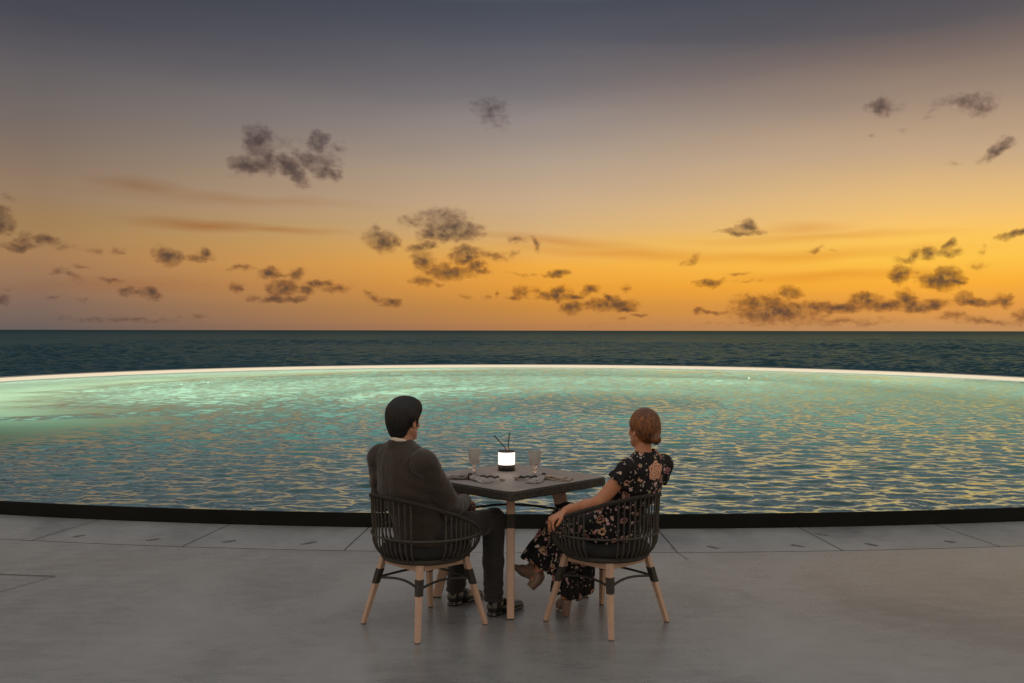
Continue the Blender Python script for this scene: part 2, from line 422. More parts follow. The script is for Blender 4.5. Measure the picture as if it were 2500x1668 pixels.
def ring(name, z_off, material, ths, closed, parent=None, smooth=False):
    """z_off: closed cross section as (offset from outline, z)"""
    bm = bmesh.new(); rings = []
    for th in ths:
        rings.append([bm.verts.new(pool_pt(th, o) + Vector((0, 0, z))) for o, z in z_off])
    n = len(z_off); N = len(ths)
    for i in range(N if closed else N - 1):
        a, b = rings[i], rings[(i + 1) % N]
        for k in range(n): bm.faces.new((a[k], b[k], b[(k + 1) % n], a[(k + 1) % n]))
    if not closed: bm.faces.new(rings[0]); bm.faces.new(rings[-1])
    return from_bm(name, bm, material, parent, smooth)
def arc(a, b, n): return [R(a + (b - a) * i / n) for i in range(n + 1)]

# deck: one sheet, concentric outside the coping
COPE = .87
bm = bmesh.new(); rings = []
offs = [COPE + .012, 1.5, 2.5, 4, 6, 9, 14, 22]
for th in arc(-95, 95, 190):
    rings.append([bm.verts.new(pool_pt(th, o)) for o in offs])
for i in range(len(rings) - 1):
    for k in range(len(offs) - 1): bm.faces.new((rings[i][k], rings[i + 1][k], rings[i + 1][k + 1], rings[i][k + 1]))
struct(from_bm('deck', bm, M_floor))
# joint bed a little lower, dark
bm = bmesh.new(); rings = []
for th in arc(-95, 95, 190): rings.append([bm.verts.new(pool_pt(th, o) + Vector((0, 0, -.012))) for o in (.0, 1.6)])
for i in range(len(rings) - 1): bm.faces.new((rings[i][0], rings[i + 1][0], rings[i + 1][1], rings[i][1]))
M_joint = simple('dark_joint', (.05, .046, .042), .8)
struct(from_bm('deck_joint', bm, M_joint))
# coping slabs (single sheet object with open joints)
bm = bmesh.new()
slab_w = 1.25 / PR / .985
def flat_strip(bm, t0, t1, o0, o1, z, n=14):
    prev = None
    for i in range(n + 1):
        th = t0 + (t1 - t0) * i / n
        cur = (bm.verts.new(pool_pt(th, o0) + Vector((0, 0, z))), bm.verts.new(pool_pt(th, o1) + Vector((0, 0, z))))
        if prev: bm.faces.new((prev[0], cur[0], cur[1], prev[1]))
        prev = cur
th0 = (-1.26 - PC[0]) / 17.3 / 1.0
for k in range(-18, 20):
    a = th0 + k * (1.25 / 17.3); g = .0045 / 17.3
    flat_strip(bm, a + g, a + 1.25 / 17.3 - g, .004, COPE, .0)
struct(from_bm('coping_paving', bm, M_coping))
# dull oval wear marks on the coping, a pair on each slab
M_mark = simple('worn_mark', (.14, .14, .137), .6, .4, .5, 40)
bm = bmesh.new()
for px, py in [(190,1312),(372,1320),(560,1324),(755,1328),(1742,1337),(1950,1333),(2132,1330),(2320,1322),(2006,1305)]:
    d = F_PX * EYE / (py - HY); X = (px - CX) / F_PX * d
    sgn = 1 if px < 1250 else -1
    ang = -.75 * sgn; vs = []
    for k in range(18):
        a = 2 * math.pi * k / 18; r_ = 1 + random.uniform(-.4, .4)
        ex, ey = .020 * r_ * math.cos(a), .062 * r_ * math.sin(a)
        vs.append(bm.verts.new((X + ex * math.cos(ang) - ey * math.sin(ang), d + ex * math.sin(ang) + ey * math.cos(ang), .004)))
    bm.faces.new(vs)
struct(from_bm('coping_wear_marks', bm, M_mark))
# slab cuts in the deck at the left
def floor_pt(px, py, z=0):
    d = F_PX * (EYE - z) / (py - HY); return Vector(((px - CX) / F_PX * d, d, z))
bm = bmesh.new()
def cut(p, q, w):
    p, q = Vector(p), Vector(q); s = (q - p).normalized().cross(Vector((0, 0, 1))) * w / 2
    bm.faces.new([bm.verts.new(v + Vector((0, 0, .004))) for v in (p - s, q - s, q + s, p + s)])
c0 = floor_pt(132, 1411); c1_ = floor_pt(-260, 1399); c2_ = floor_pt(-200, 1505)
cut(c1_, c0, .013)
struct(from_bm('deck_saw_cut', bm, M_joint))
bm = bmesh.new()
cut(c0, c2_, .007)
struct(from_bm('deck_faint_cut', bm, simple('faint_cut', (.13, .12, .11), .7)))
bm = bmesh.new()
cut(floor_pt(1640, 1338), floor_pt(1682, 1368), .006)
struct(from_bm('deck_hairline', bm, simple('hairline', (.19, .18, .165), .7)))

# pool
pool = empty('swimming_pool', (PC[0], PC[1], 0))
tag(pool, 'large round infinity pool with a lit far rim and dark near kerb', 'pool')
def reparent(o, p):
    o.parent = p; o.matrix_parent_inverse = Matrix.Translation(p.location).inverted()
    return o
WZ = .112
# near kerb (dark)
near = arc(-78, 78, 170)
reparent(ring('kerb', [(0, -.012), (0, .119), (-.012, .121), (-.035, .106), (-.035, -1.2), (0, -1.2)], M_curb, near, False), pool)
# far rim with light channel
farr = [R(a) for a in np.linspace(78, 282, 200)]
reparent(ring('rim', [(.14, -.5), (.14, .219), (-.36, .219), (-.36, .207), (-.02, .192), (0, -.5)], simple('rim_stone', (.35, .33, .29), .6), farr, False), pool)
reparent(ring('light_strip', [(-.372, .108), (-.372, .214), (-.361, .214), (-.361, .108)], M_led, farr, False), pool)
LAMP1, LAMP2 = 850, 330
M_lens = emis('pool_lamp_lens', (.9, 1, .9), 3.0)
def pool_lamp(dg, off, z, power, tilt, spot, colr=(1.0, .93, .76)):
    th = R(dg); p_ = pool_pt(th, off); inn = (Vector((PC[0], PC[1], 0)) - p_); inn.z = 0; inn.normalize(); p_.z = z
    lt = bpy.data.lights.new('pool_lamp_light', 'SPOT'); lt.spot_size = R(spot); lt.spot_blend = 1.0; lt.shadow_soft_size = .01
    lt.color = colr; lt.energy = power
    lo_ = bpy.data.objects.new('pool_lamp', lt); COL.objects.link(lo_)
    lo_.location = p_; lo_.rotation_euler = (inn + Vector((0, 0, tilt))).to_track_quat('-Z', 'Y').to_euler()
    reparent(lo_, pool)
for dg in np.arange(88, 288, 2.5): pool_lamp(float(dg), -.40, -.07, LAMP1 * (1.8 if dg > 235 else 1.0), -.10, 160)
for dg in np.arange(236, 302, 4): pool_lamp(float(dg), -2.6, -.20, LAMP1 * (.6 if dg < 262 else 1.6), -.02, 150, (1, .84, .62))
for dg in np.arange(118, 275, 6): pool_lamp(float(dg), -6.0, -.30, LAMP2 * (2.6 if dg > 244 else 1.0), -.02, 150)
# basin
bm = bmesh.new(); prof = [(-.036, .105), (-.036, -.40), (-1.5, -.48), (-4, -.68), (-6, -.85), (-9, -1.2), (-12, -1.5)]
rings = [[bm.verts.new(pool_pt(th, o) + Vector((0, 0, z))) for o, z in prof] for th in THS]
for i in range(NT_):
    a, b = rings[i], rings[(i + 1) % NT_]
    for k in range(len(prof) - 1): bm.faces.new((a[k], a[k + 1], b[k + 1], b[k]))
cen = bm.verts.new((PC[0], PC[1], -1.3))
for i in range(NT_): bm.faces.new((rings[i][-1], cen, rings[(i + 1) % NT_][-1]))
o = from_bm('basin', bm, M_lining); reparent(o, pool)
# pool water: wind-ruffled sheet, calm by the far and the left rim
xs = PC[0] + np.linspace(-1, 1, 1200) * (PR - .036) * .9999
qn = np.abs((xs - PC[0]) / (PR - .034))
yn = PC[1] - (PR - .034) * np.maximum(0, 1 - qn ** 2.15) ** (1 / 2.15); yf = PC[1] + (PR - .034) * np.sqrt(np.maximum(0, 1 - qn ** 2))
tt = np.linspace(0, 1, 820)[:, None]; tt = .42 * tt + .58 * tt ** 2
Xp = xs[None, :] + 0 * tt; Yp = yn[None, :] * (1 - tt) + yf[None, :] * tt
Pq = np.stack([Xp, Yp, 0 * Xp], -1)
nz = wob(Pq, .7, 51) * .16 + wob(Pq, 2.2, 52) * .06
def sst(x_, a_, b_): q_ = np.clip((x_ - a_) / (b_ - a_), 0, 1); return q_ * q_ * (3 - 2 * q_)
rn = np.hypot(Xp - PC[0], Yp - PC[1]) / PR
far_ = sst(rn + nz - .012 * (Xp - PC[0]), .62, .88) * sst(Yp - .55 * (Xp - PC[0]), 18, 26)
lb = np.hypot((Xp + 12.5) * .125, (Yp - 16.0) * .19)
left_ = sst(-(lb + nz * 1.3), -1.25, -.45)
ta = R(-28); tx, ty = Xp + 6.4, Yp - 18.2
tong = sst(-(np.hypot((tx * math.cos(ta) - ty * math.sin(ta)) * .24, (tx * math.sin(ta) + ty * math.cos(ta)) * 1.7) + nz * 1.1), -1.05, -.6)
calm = np.maximum(far_, left_) * (1 - .9 * tong)
Zp = waves(Xp, Yp, .12, .52, 110, .135, 30, 9, None, 87) * (1 - .93 * calm)
edge_ = np.clip(np.minimum(Yp - yn[None, :], yf[None, :] - Yp) / .12, 0, 1)
Zp = Zp * (.25 + .75 * edge_)
struct(grid_mesh('pool_water', Xp, Yp, Zp + WZ - .006, M_water, calm))

# ------------------------------------------------------------------ chair
M_wood = None
def wood(name, c0, c1):
    m, t = mat(name)
    tc = t.new('ShaderNodeTexCoord').outputs['Object']
    g = t.noise(t.v('MULTIPLY', tc, (60, 60, 5)), 1.0, 4, .6, .4)
    b = t.noise(tc, 9, 3)
    c = t.mix(t.m('ADD', t.m('MULTIPLY', g, .7), t.m('MULTIPLY', b, .3)), c0 + (1,), c1 + (1,))
    t.put(t.out.inputs[0], pbsdf(t, c, .5, .4, bump(t, g, .001))); return m
M_wood = wood('pale_wood', (.36, .235, .165), (.58, .415, .31))
M_rope = simple('dark_rope', (.055, .049, .040), .7, .35, .35, 30, 180, .003)
M_rope2 = simple('dark_rope_binding', (.045, .040, .033), .75, .3, .3, 30, 200, .003, stretch=(1, 1, 4))
M_metal = simple('black_metal', (.02, .02, .02), .5, .5)
M_cush = simple('dark_cushion', (.02, .021, .02), .9, .2)
M_foot = simple('black_foot', (.01, .01, .01), .6)

def beam(bm, a, b, wa, wb, axis, da=None, db=None):
    """tapered beam, section oriented with `axis` horizontally; w = width across axis, d = along axis"""
    a, b = Vector(a), Vector(b); ax = Vector(axis).normalized(); ay = Vector((-ax.y, ax.x, 0))
    da = da or wa; db = db or wb; e = .18
    def sec(p, w, d):
        q = [(-1, -1 + e), (-1 + e, -1), (1 - e, -1), (1, -1 + e), (1, 1 - e), (1 - e, 1), (-1 + e, 1), (-1, 1 - e)]
        return [p + ax * u_ * d / 2 + ay * v_ * w / 2 for u_, v_ in q]
    n = 5
    add_loft(bm, [sec(a.lerp(b, i / n), wa + (wb - wa) * i / n, da + (db - da) * i / n) for i in range(n + 1)])

def rim_z(a):
    a = abs(a); pts = [(0, .745), (20, .743), (45, .722), (85, .652), (110, .595), (128, .545), (180, .5)]
    for (x0, z0), (x1, z1) in zip(pts, pts[1:]):
        if a <= x1: return z0 + (z1 - z0) * (a - x0) / (x1 - x0)
    return .5
def basket_r(a, z):
    # a: degrees from the back; plan radius at height z
    top = .277 + .030 * min(1, abs(a) / 120)
    w = min(1, max(0, (z - .395) / .12)); w = 1 - (1 - w) ** 2.6
    bot = .225
    r = bot + (top - bot) * w
    return r + (.012 * (z - .55) / .2 if z > .55 and abs(a) < 60 else 0)
def bpt(a, z):
    r = basket_r(a, z); t = R(a - 90)
    return Vector((r * math.cos(t), r * math.sin(t), z))

def make_chair():
    root = empty('wicker_armchair')
    # spindles
    bm = bmesh.new()
    angs = list(np.linspace(-37, 37, 12)) + list(np.linspace(74, 128, 10)) + list(-np.linspace(74, 128, 10))
    for a in angs:
        zt = rim_z(a) - .004; r0 = random.uniform(.0042, .0060)
        pts = [bpt(a + (a > 0) * 0, .395 + (zt - .395) * s) for s in (0, .04, .08, .13, .19, .26, .36, .5, .65, .8, .92, 1)]
        if abs(a) > 60:   # the wrapped canes lean a little forwards
            pass
        add_tube(bm, pts, r0, 8)
    from_bm('spindles', bm, M_rope, root, True)
    # rim
    bm = bmesh.new()
    A = np.linspace(-130, 130, 90); pts = [bpt(a, rim_z(a) + .003) for a in A]
    end = []
    for s in (1, -1):
        e = [bpt(s * 133, .525), bpt(s * 135, .50), bpt(s * 134.5, .47), bpt(s * 133, .435), bpt(s * 130, .405)]
        end.append(e)
    pts = list(reversed(end[1])) + pts + end[0]
    add_tube(bm, pts, .0095, 10)
    # wrapped rope turns
    for i in range(2, len(pts) - 3):
        p, q = pts[i], pts[i + 1]
        d = (q - p).normalized()
        up = Vector((0, 0, 1)); s1 = (up - d * up.dot(d)).normalized(); s2 = d.cross(s1)
        for f in (0.0, .33, .66):
            c = p.lerp(q, f)
            loop = [c + (s1 * math.cos(k * math.pi / 4) + s2 * math.sin(k * math.pi / 4)) * .0102 + d * .003 * k / 8 for k in range(9)]
            add_tube(bm, loop, .0024, 5, False)
    from_bm('rim', bm, M_rope2, root, True)
    bm = bmesh.new()
    add_tube(bm, [bpt(a, .525) + Vector((math.cos(R(a - 90)), math.sin(R(a - 90)), 0)) * .009 for a in np.linspace(-134, 134, 70)], .006, 8)
    from_bm('hoop', bm, M_rope, root, True)
    # base ring
    bm = bmesh.new()
    pts = [bpt(a, .397) for a in np.linspace(-180, 180, 73)]
    add_tube(bm, pts, .015, 10, False)
    from_bm('base_ring', bm, M_rope2, root, True)
    # cushion
    bm = bmesh.new()
    secs = []
    for r_, z in [(.17, .398), (.215, .402), (.24, .42), (.243, .44), (.225, .462), (.17, .47)]:
        secs.append([Vector((r_ * math.cos(k * math.pi / 18), r_ * math.sin(k * math.pi / 18), z)) for k in range(36)])
    add_loft(bm, secs)
    from_bm('seat_cushion', bm, M_cush, root, True)
    # apron
    bm = bmesh.new(); q = .158; zt = .366
    cs = [(-q, -q), (q, -q), (q, q), (-q, q)]
    for i in range(4):
        a, b = Vector((*cs[i], zt)), Vector((*cs[(i + 1) % 4], zt)); d = (b - a).normalized(); n_ = Vector((-d.y, d.x, 0))
        a = a + d * .02; b = b - d * .02
        add_loft(bm, [[p + n_ * u_ * .013 + Vector((0, 0, v_ * .018)) for u_, v_ in ((-1, -1), (1, -1), (1, 1), (-1, 1))] for p in (a, b)])
    from_bm('seat_frame', bm, M_wood, root)
    tq, fq = .160, .243
    for sx, sy in ((-1, -1), (1, -1), (1, 1), (-1, 1)):
        top = Vector((sx * tq, sy * tq, .385)); ft = Vector((sx * fq, sy * fq, 0))
        bm = bmesh.new(); f0 = ft.lerp(top, .012)
        beam(bm, f0, top, .025, .035, (1, 0, 0))
        lg = from_bm('leg', bm, M_wood, root)
        bm = bmesh.new(); beam(bm, ft.lerp(top, .60), ft.lerp(top, .815), .035, .038, (1, 0, 0))
        from_bm('leg_wrap', bm, M_rope2, lg)
        bm = bmesh.new(); beam(bm, ft, ft.lerp(top, .0125), .021, .023, (1, 0, 0))
        from_bm('foot_pad', bm, M_foot, lg)
    bm = bmesh.new()
    s_ = fq + (tq - fq) * .66; zs = .385 * .68
    cs = [(-s_, -s_), (s_, -s_), (s_, s_), (-s_, s_)]
    for i in range(4):
        a, b = Vector((*cs[i], zs)), Vector((*cs[(i + 1) % 4], zs))
        mid_ = (a + b) / 2; inn = Vector((-mid_.x, -mid_.y, 0)).normalized()
        pts = [a.lerp(b, k / 10) + inn * .03 * math.sin(math.pi * k / 10) + Vector((0, 0, .016 * math.sin(math.pi * k / 10))) for k in range(11)]
        add_tube(bm, pts, .007, 8)
    from_bm('stretcher', bm, M_metal, root, True)
    return root
def copy_tree(o, parent=None):
    c = o.copy(); COL.objects.link(c); c.parent = parent
    for ch in list(o.children): copy_tree(ch, c)
    return c
G = 'rope armchairs at the table'
chair1 = make_chair(); chair1.location = (-.49, 5.505, 0); chair1.rotation_euler = (0, 0, R(-46))
tag(chair1, 'dark rope basket armchair holding the man in the suit', 'armchair', G)
chair2 = copy_tree(chair1); chair2.location = (.537, 5.56, 0); chair2.rotation_euler = (0, 0, R(44))
tag(chair2, 'dark rope basket armchair holding the woman in the floral dress', 'armchair', G)

# ------------------------------------------------------------------ table
TC = Vector((-.006, 6.07, 0)); TH = .75; TA = R(45)
table = empty('dining_table', TC, 0)
tag(table, 'square dark topped table with splayed wooden legs between the couple', 'table')
def rsq(h, r, n=8, rot=0.0):
    pts = []
    for cx_, cy_, a0 in ((h - r, h - r, 0), (-h + r, h - r, 90), (-h + r, -h + r, 180), (h - r, -h + r, 270)):
        for k in range(n + 1):
            a = R(a0 + 90 * k / n); x_, y_ = cx_ + r * math.cos(a), cy_ + r * math.sin(a)
            pts.append(Vector((x_ * math.cos(rot) - y_ * math.sin(rot), x_ * math.sin(rot) + y_ * math.cos(rot), 0)))
    return pts
m_, t = mat('woven_table_top')
tc = t.new('ShaderNodeTexCoord').outputs['Object']
nn = t.noise(tc, 14, 5, .6); n3 = t.noise(t.v('MULTIPLY', tc, (1, 6, 1)), 22, 3)
c = t.ramp(t.m('ADD', t.m('MULTIPLY', nn, .6), t.m('MULTIPLY', n3, .4)), [(.3, (.15, .13, .115, 1)), (.55, (.23, .20, .18, 1)), (.72, (.30, .265, .24, 1))])
t.put(t.out.inputs[0], pbsdf(t, c, .5, .5, bump(t, nn, .002))); M_top = m_
M_edge = simple('woven_table_edge', (.04, .036, .03), .7, .35, .5, 45, 120, .004)
bm = bmesh.new()
hs = .428; secs = []
for h_, z in [(hs - .004, TH - .008), (hs + .001, TH - .012), (hs + .001, TH - .05), (hs - .006, TH - .056), (hs - .06, TH - .058)]:
    secs.append([p + Vector((0, 0, z)) for p in rsq(h_, .055, 8, TA)])
add_loft(bm, secs)
from_bm('table_edge', bm, M_edge, table)
bm = bmesh.new()
secs = [[p + Vector((0, 0, z)) for p in rsq(h_, .053, 8, TA)] for h_, z in [(hs - .012, TH - .0078), (hs - .006, TH - .003), (hs - .012, TH)]]
add_loft(bm, secs)
from_bm('table_top', bm, M_top, table)
for k in range(4):
    a = TA + R(45 + 90 * k); d = Vector((math.cos(a), math.sin(a), 0))
    top = d * .285 + Vector((0, 0, TH - .06)); ft = d * .458
    bm = bmesh.new(); beam(bm, ft.lerp(top, .01), top, .042, .052, d, .055, .09)
    lg = from_bm('leg', bm, M_wood, table)
    bm = bmesh.new(); beam(bm, ft.lerp(top, .725), ft.lerp(top, .84), .053, .055, d, .083, .088)
    from_bm('leg_wrap', bm, M_rope2, lg)
    bm = bmesh.new(); beam(bm, ft, ft.lerp(top, .0102), .036, .038, d, .048, .05)
    from_bm('foot_pad', bm, M_foot, lg)
bm = bmesh.new()
for k in range(2):
    a = TA + R(45 + 90 * k); d = Vector((math.cos(a), math.sin(a), 0))
    pts = [d * (-.37 + .74 * s / 12) + Vector((0, 0, .535 + .045 * math.sin(math.pi * s / 12) - .006 * k)) for s in range(13)]
    add_tube(bm, pts, .0075, 8)
from_bm('cross_brace', bm, M_metal, table, True)

# ------------------------------------------------------------------ things on the table
def tpt(px, py, z=TH):
    d = F_PX * (EYE - z) / (py - HY); return Vector(((px - CX) / F_PX * d, d, z))
lp = tpt(1237, 1152); lp.y += .055
lantern = empty('table_lantern', lp)
tag(lantern, 'glowing white cylindrical lantern with black base and rim on the table', 'lantern')
M_black = simple('black_enamel', (.008, .008, .008), .35, .5)
m_, t = mat('lit_shade')
tc = t.new('ShaderNodeTexCoord').outputs['Object']
em = t.new('ShaderNodeEmission'); t.put(em.inputs[0], (1, .74, .62, 1)); em.inputs[1].default_value = 1.9
t.put(t.out.inputs[0], em.outputs[0]); M_shade = m_
bm = bmesh.new(); add_lathe(bm, [(.052, 0), (.0545, .003), (.0545, .038), (.052, .039)], 48)
from_bm('base', bm, M_black, lantern, True)
bm = bmesh.new(); add_lathe(bm, [(.050, .0391), (.0535, .0395), (.0535, .118), (.050, .1185)], 48)
from_bm('shade', bm, M_shade, lantern, True)
bm = bmesh.new(); rings = []
add_lathe(bm, [(.048, .119), (.0555, .119), (.0555, .126), (.050, .127), (.044, .122)], 48)
from_bm('rim', bm, M_black, lantern, True)

def glass_mat(name, tint, rough=.03):
    m, t = mat(name)
    tc = t.new('ShaderNodeTexCoord').outputs['Object']
    n = t.noise(t.v('MULTIPLY', tc, (1, 1, .5)), 60, 2)
    nr = bump(t, n, .004)
    t.put(t.out.inputs[0], pbsdf(t, tint, rough, .5, nr, Transmission_Weight=.84, IOR=1.45)); return m
M_glass = glass_mat('cut_glass', (1, .93, .90, 1), .10)
def goblet(loc, label):
    g = empty('goblet', loc); tag(g, label, 'goblet', 'goblets on the table')
    bm = bmesh.new()
    # bowl, straight tapered, thick, open
    n = 24; prof = [(.026, .066), (.030, .070), (.0335, .09), (.0365, .12), (.0405, .157), (.0412, .1585), (.039, .157), (.0345, .12), (.031, .09), (.027, .074), (.010, .071)]
    rings = []
    for r_, z in prof:
        rings.append([bm.verts.new(((r_ + (.0011 if k % 2 else 0)) * math.cos(2 * math.pi * k / n), (r_ + (.0011 if k % 2 else 0)) * math.sin(2 * math.pi * k / n), z)) for k in range(n)])
    for i in range(len(rings) - 1):
        for k in range(n): bm.faces.new((rings[i][k], rings[i][(k + 1) % n], rings[i + 1][(k + 1) % n], rings[i + 1][k]))
    bm.faces.new(rings[0]); bm.faces.new(rings[-1])
    from_bm('bowl', bm, M_glass, g)
    bm = bmesh.new(); add_lathe(bm, [(.034, .0), (.034, .003), (.018, .007), (.0085, .014), (.008, .024), (.0125, .031), (.0135, .036), (.009, .042), (.0075, .050), (.011, .058), (.018, .0655)], 24)
    from_bm('stem', bm, M_glass, g, True)
    return g
goblet(tpt(1159, 1160), 'cut glass goblet on the table beside the suited man')
goblet(tpt(1306, 1164), 'cut glass goblet on the table on the side of the woman')

rd = empty('reed_diffuser', (lp.x + .005, lp.y + .085, TH))
tag(rd, 'small glass diffuser with two dark reeds behind the lantern', 'reed diffuser')
bm = bmesh.new(); add_lathe(bm, [(.024, 0), (.026, .004), (.026, .075), (.014, .10), (.012, .128), (.015, .135)], 24)
from_bm('bottle', bm, M_glass, rd, True)
M_reed = simple('dark_reed', (.02, .016, .012), .6)
def to_local(v): return v - Vector(rd.location)
for tipx, tipy in ((1206, 1063), (1244, 1057)):
    d_ = lp.y + .085 + (.0 if tipx < 1230 else .02)
    tip = Vector(((tipx - CX) / F_PX * d_, d_, EYE - (tipy - HY) / F_PX * d_))
    bx = .004 if tipx > 1230 else -.001
    bm = bmesh.new(); add_tube(bm, [(bx * .4, 0, .02), (bx, 0, .12), to_local(tip).lerp(Vector((bx, 0, .12)), .5), to_local(tip)], .0034, 8, rf=lambda s: .0026 + .0012 * s)
    from_bm('reed', bm, M_reed, rd, True)

M_nap = simple('tan_linen', (.33, .27, .22), .85, .2, .2, 60, 300, .002)
M_nap2 = simple('grey_linen', (.17, .155, .14), .85, .2, .2, 60, 300, .002)
M_fringe = simple('pale_grey_yarn', (.42, .40, .38), .9, .2, .4, 120, 400, .002)
M_leaf = simple('dark_green_leaf', (.035, .05, .028), .5, .4)
M_ring = simple('dark_braid', (.018, .016, .014), .7)
M_tassel = simple('frayed_twine', (.28, .22, .17), .9, .2)
def napkin_set(ring_px, end_px, fringe_px, cord_px, cloth_mat, leafy, label):
    ringp, endp, frp, cp = tpt(*ring_px), tpt(*end_px), tpt(*fringe_px), tpt(*cord_px)
    root = empty('napkin', ringp); tag(root, label, 'napkin', 'ringed napkins laid on the table')
    L = lambda v: v - ringp
    ax = L(endp); n_ = Vector((-ax.y, ax.x, 0)).normalized()
    # cloth: folded, widening away from the ring, in three stacked leaves
    bm = bmesh.new()
    for q, (w, z0, sh) in enumerate(((.055, .004, 0), (.047, .011, .006), (.036, .018, -.004))):
        secs = []
        for k in range(13):
            s = k / 12; ww = .013 + (w - .013) * min(1, s * 1.6) ** .8; hh = .004 + .003 * math.sin(3 * s + q)
            zz = z0 + .010 * math.exp(-s * 5) + .004 * math.sin(s * 9 + q * 2)
            c_ = ax * s * (1 - .08 * q) + n_ * sh
            secs.append([c_ + n_ * ww * u_ + Vector((0, 0, max(.001, zz + v_ * hh - .003 * abs(u_)))) for u_, v_ in ((-1, -.6), (-.5, -1), (0, -1), (.5, -1), (1, -.6), (1, .6), (.5, 1), (0, 1), (-.5, 1), (-1, .6))])
        add_loft(bm, secs)
    from_bm('cloth', bm, cloth_mat, root, True)
    # ring
    bm = bmesh.new(); d = ax.normalized()
    loop = [Vector((0, 0, .018)) + (n_ * math.cos(k * math.pi / 10) + Vector((0, 0, 1)) * math.sin(k * math.pi / 10) * .85) * .019 for k in range(21)]
    for off in (-.006, 0, .006): add_tube(bm, [p + d * off for p in loop], .0048, 7, False)
    from_bm('napkin_ring', bm, M_ring, root, True)
    # fringe
    bm = bmesh.new(); fx = L(frp); fn = Vector((-fx.y, fx.x, 0)).normalized(); rnd = random.Random(4)
    for i in range(46):
        a = rnd.uniform(-1, 1); ln = rnd.uniform(.75, 1.1); h0 = rnd.uniform(.006, .026)
        pts = []
        for k in range(8):
            s = k / 7
            pts.append(fx * s * ln + fn * (a * (.012 + .03 * s) + .004 * math.sin(s * 14 + i)) + Vector((0, 0, max(.004, h0 * (1 - s * .7) + .004 * math.sin(s * 11 + i * 2)))))
        add_tube(bm, pts, .0027, 5)
    from_bm('fringe', bm, M_fringe, root, True)
    # cord
    bm = bmesh.new(); cx_ = L(cp); cn = Vector((-cx_.y, cx_.x, 0)).normalized()
    pts = [cx_ * (k / 14) + cn * .022 * math.sin(math.pi * k / 14) * (1 if leafy else 1) + Vector((0, 0, .012 + .010 * abs(math.sin(k * .8)))) for k in range(15)]
    add_tube(bm, pts, .0055, 7)
    from_bm('cord', bm, M_ring, root, True)
    bm = bmesh.new()
    if leafy:
        for i in range(9):
            b0 = cx_ + Vector((rnd.uniform(-.02, .02), rnd.uniform(-.015, .015), .008)); a = rnd.uniform(0, 6.28)
            dd = Vector((math.cos(a), math.sin(a) * .6, rnd.uniform(.1, .5))).normalized(); nn_ = dd.cross(Vector((0, 0, 1))).normalized()
            le = .032; w_ = .010; up = nn_.cross(dd) * .0012
            ring_ = [b0, b0 + dd * le * .35 + nn_ * w_, b0 + dd * le * .75 + nn_ * w_ * .7, b0 + dd * le, b0 + dd * le * .75 - nn_ * w_ * .7, b0 + dd * le * .35 - nn_ * w_]
            add_loft(bm, [[p + up for p in ring_], [p - up for p in ring_]])
        from_bm('sprig', bm, M_leaf, root)
        bm = bmesh.new()
    for i in range(22):
        a = rnd.uniform(-.9, .9); dirv = (cx_.normalized() * math.cos(a) + cn * math.sin(a)) * rnd.uniform(.025, .042)
        add_tube(bm, [cx_ + Vector((0, 0, .010)), cx_ + dirv * .5 + Vector((0, 0, .010)), cx_ + dirv + Vector((0, 0, .003))], .0018, 5)
    from_bm('tassel', bm, M_tassel, root, True)
napkin_set((1148, 1171), (1094, 1169), (1192, 1180), (1218, 1174), M_nap2, False, 'grey folded napkin in a dark ring beside the man')
napkin_set((1328, 1170), (1396, 1173), (1299, 1181), (1270, 1172), M_nap, True, 'tan folded napkin in a dark ring with green sprig near the woman')

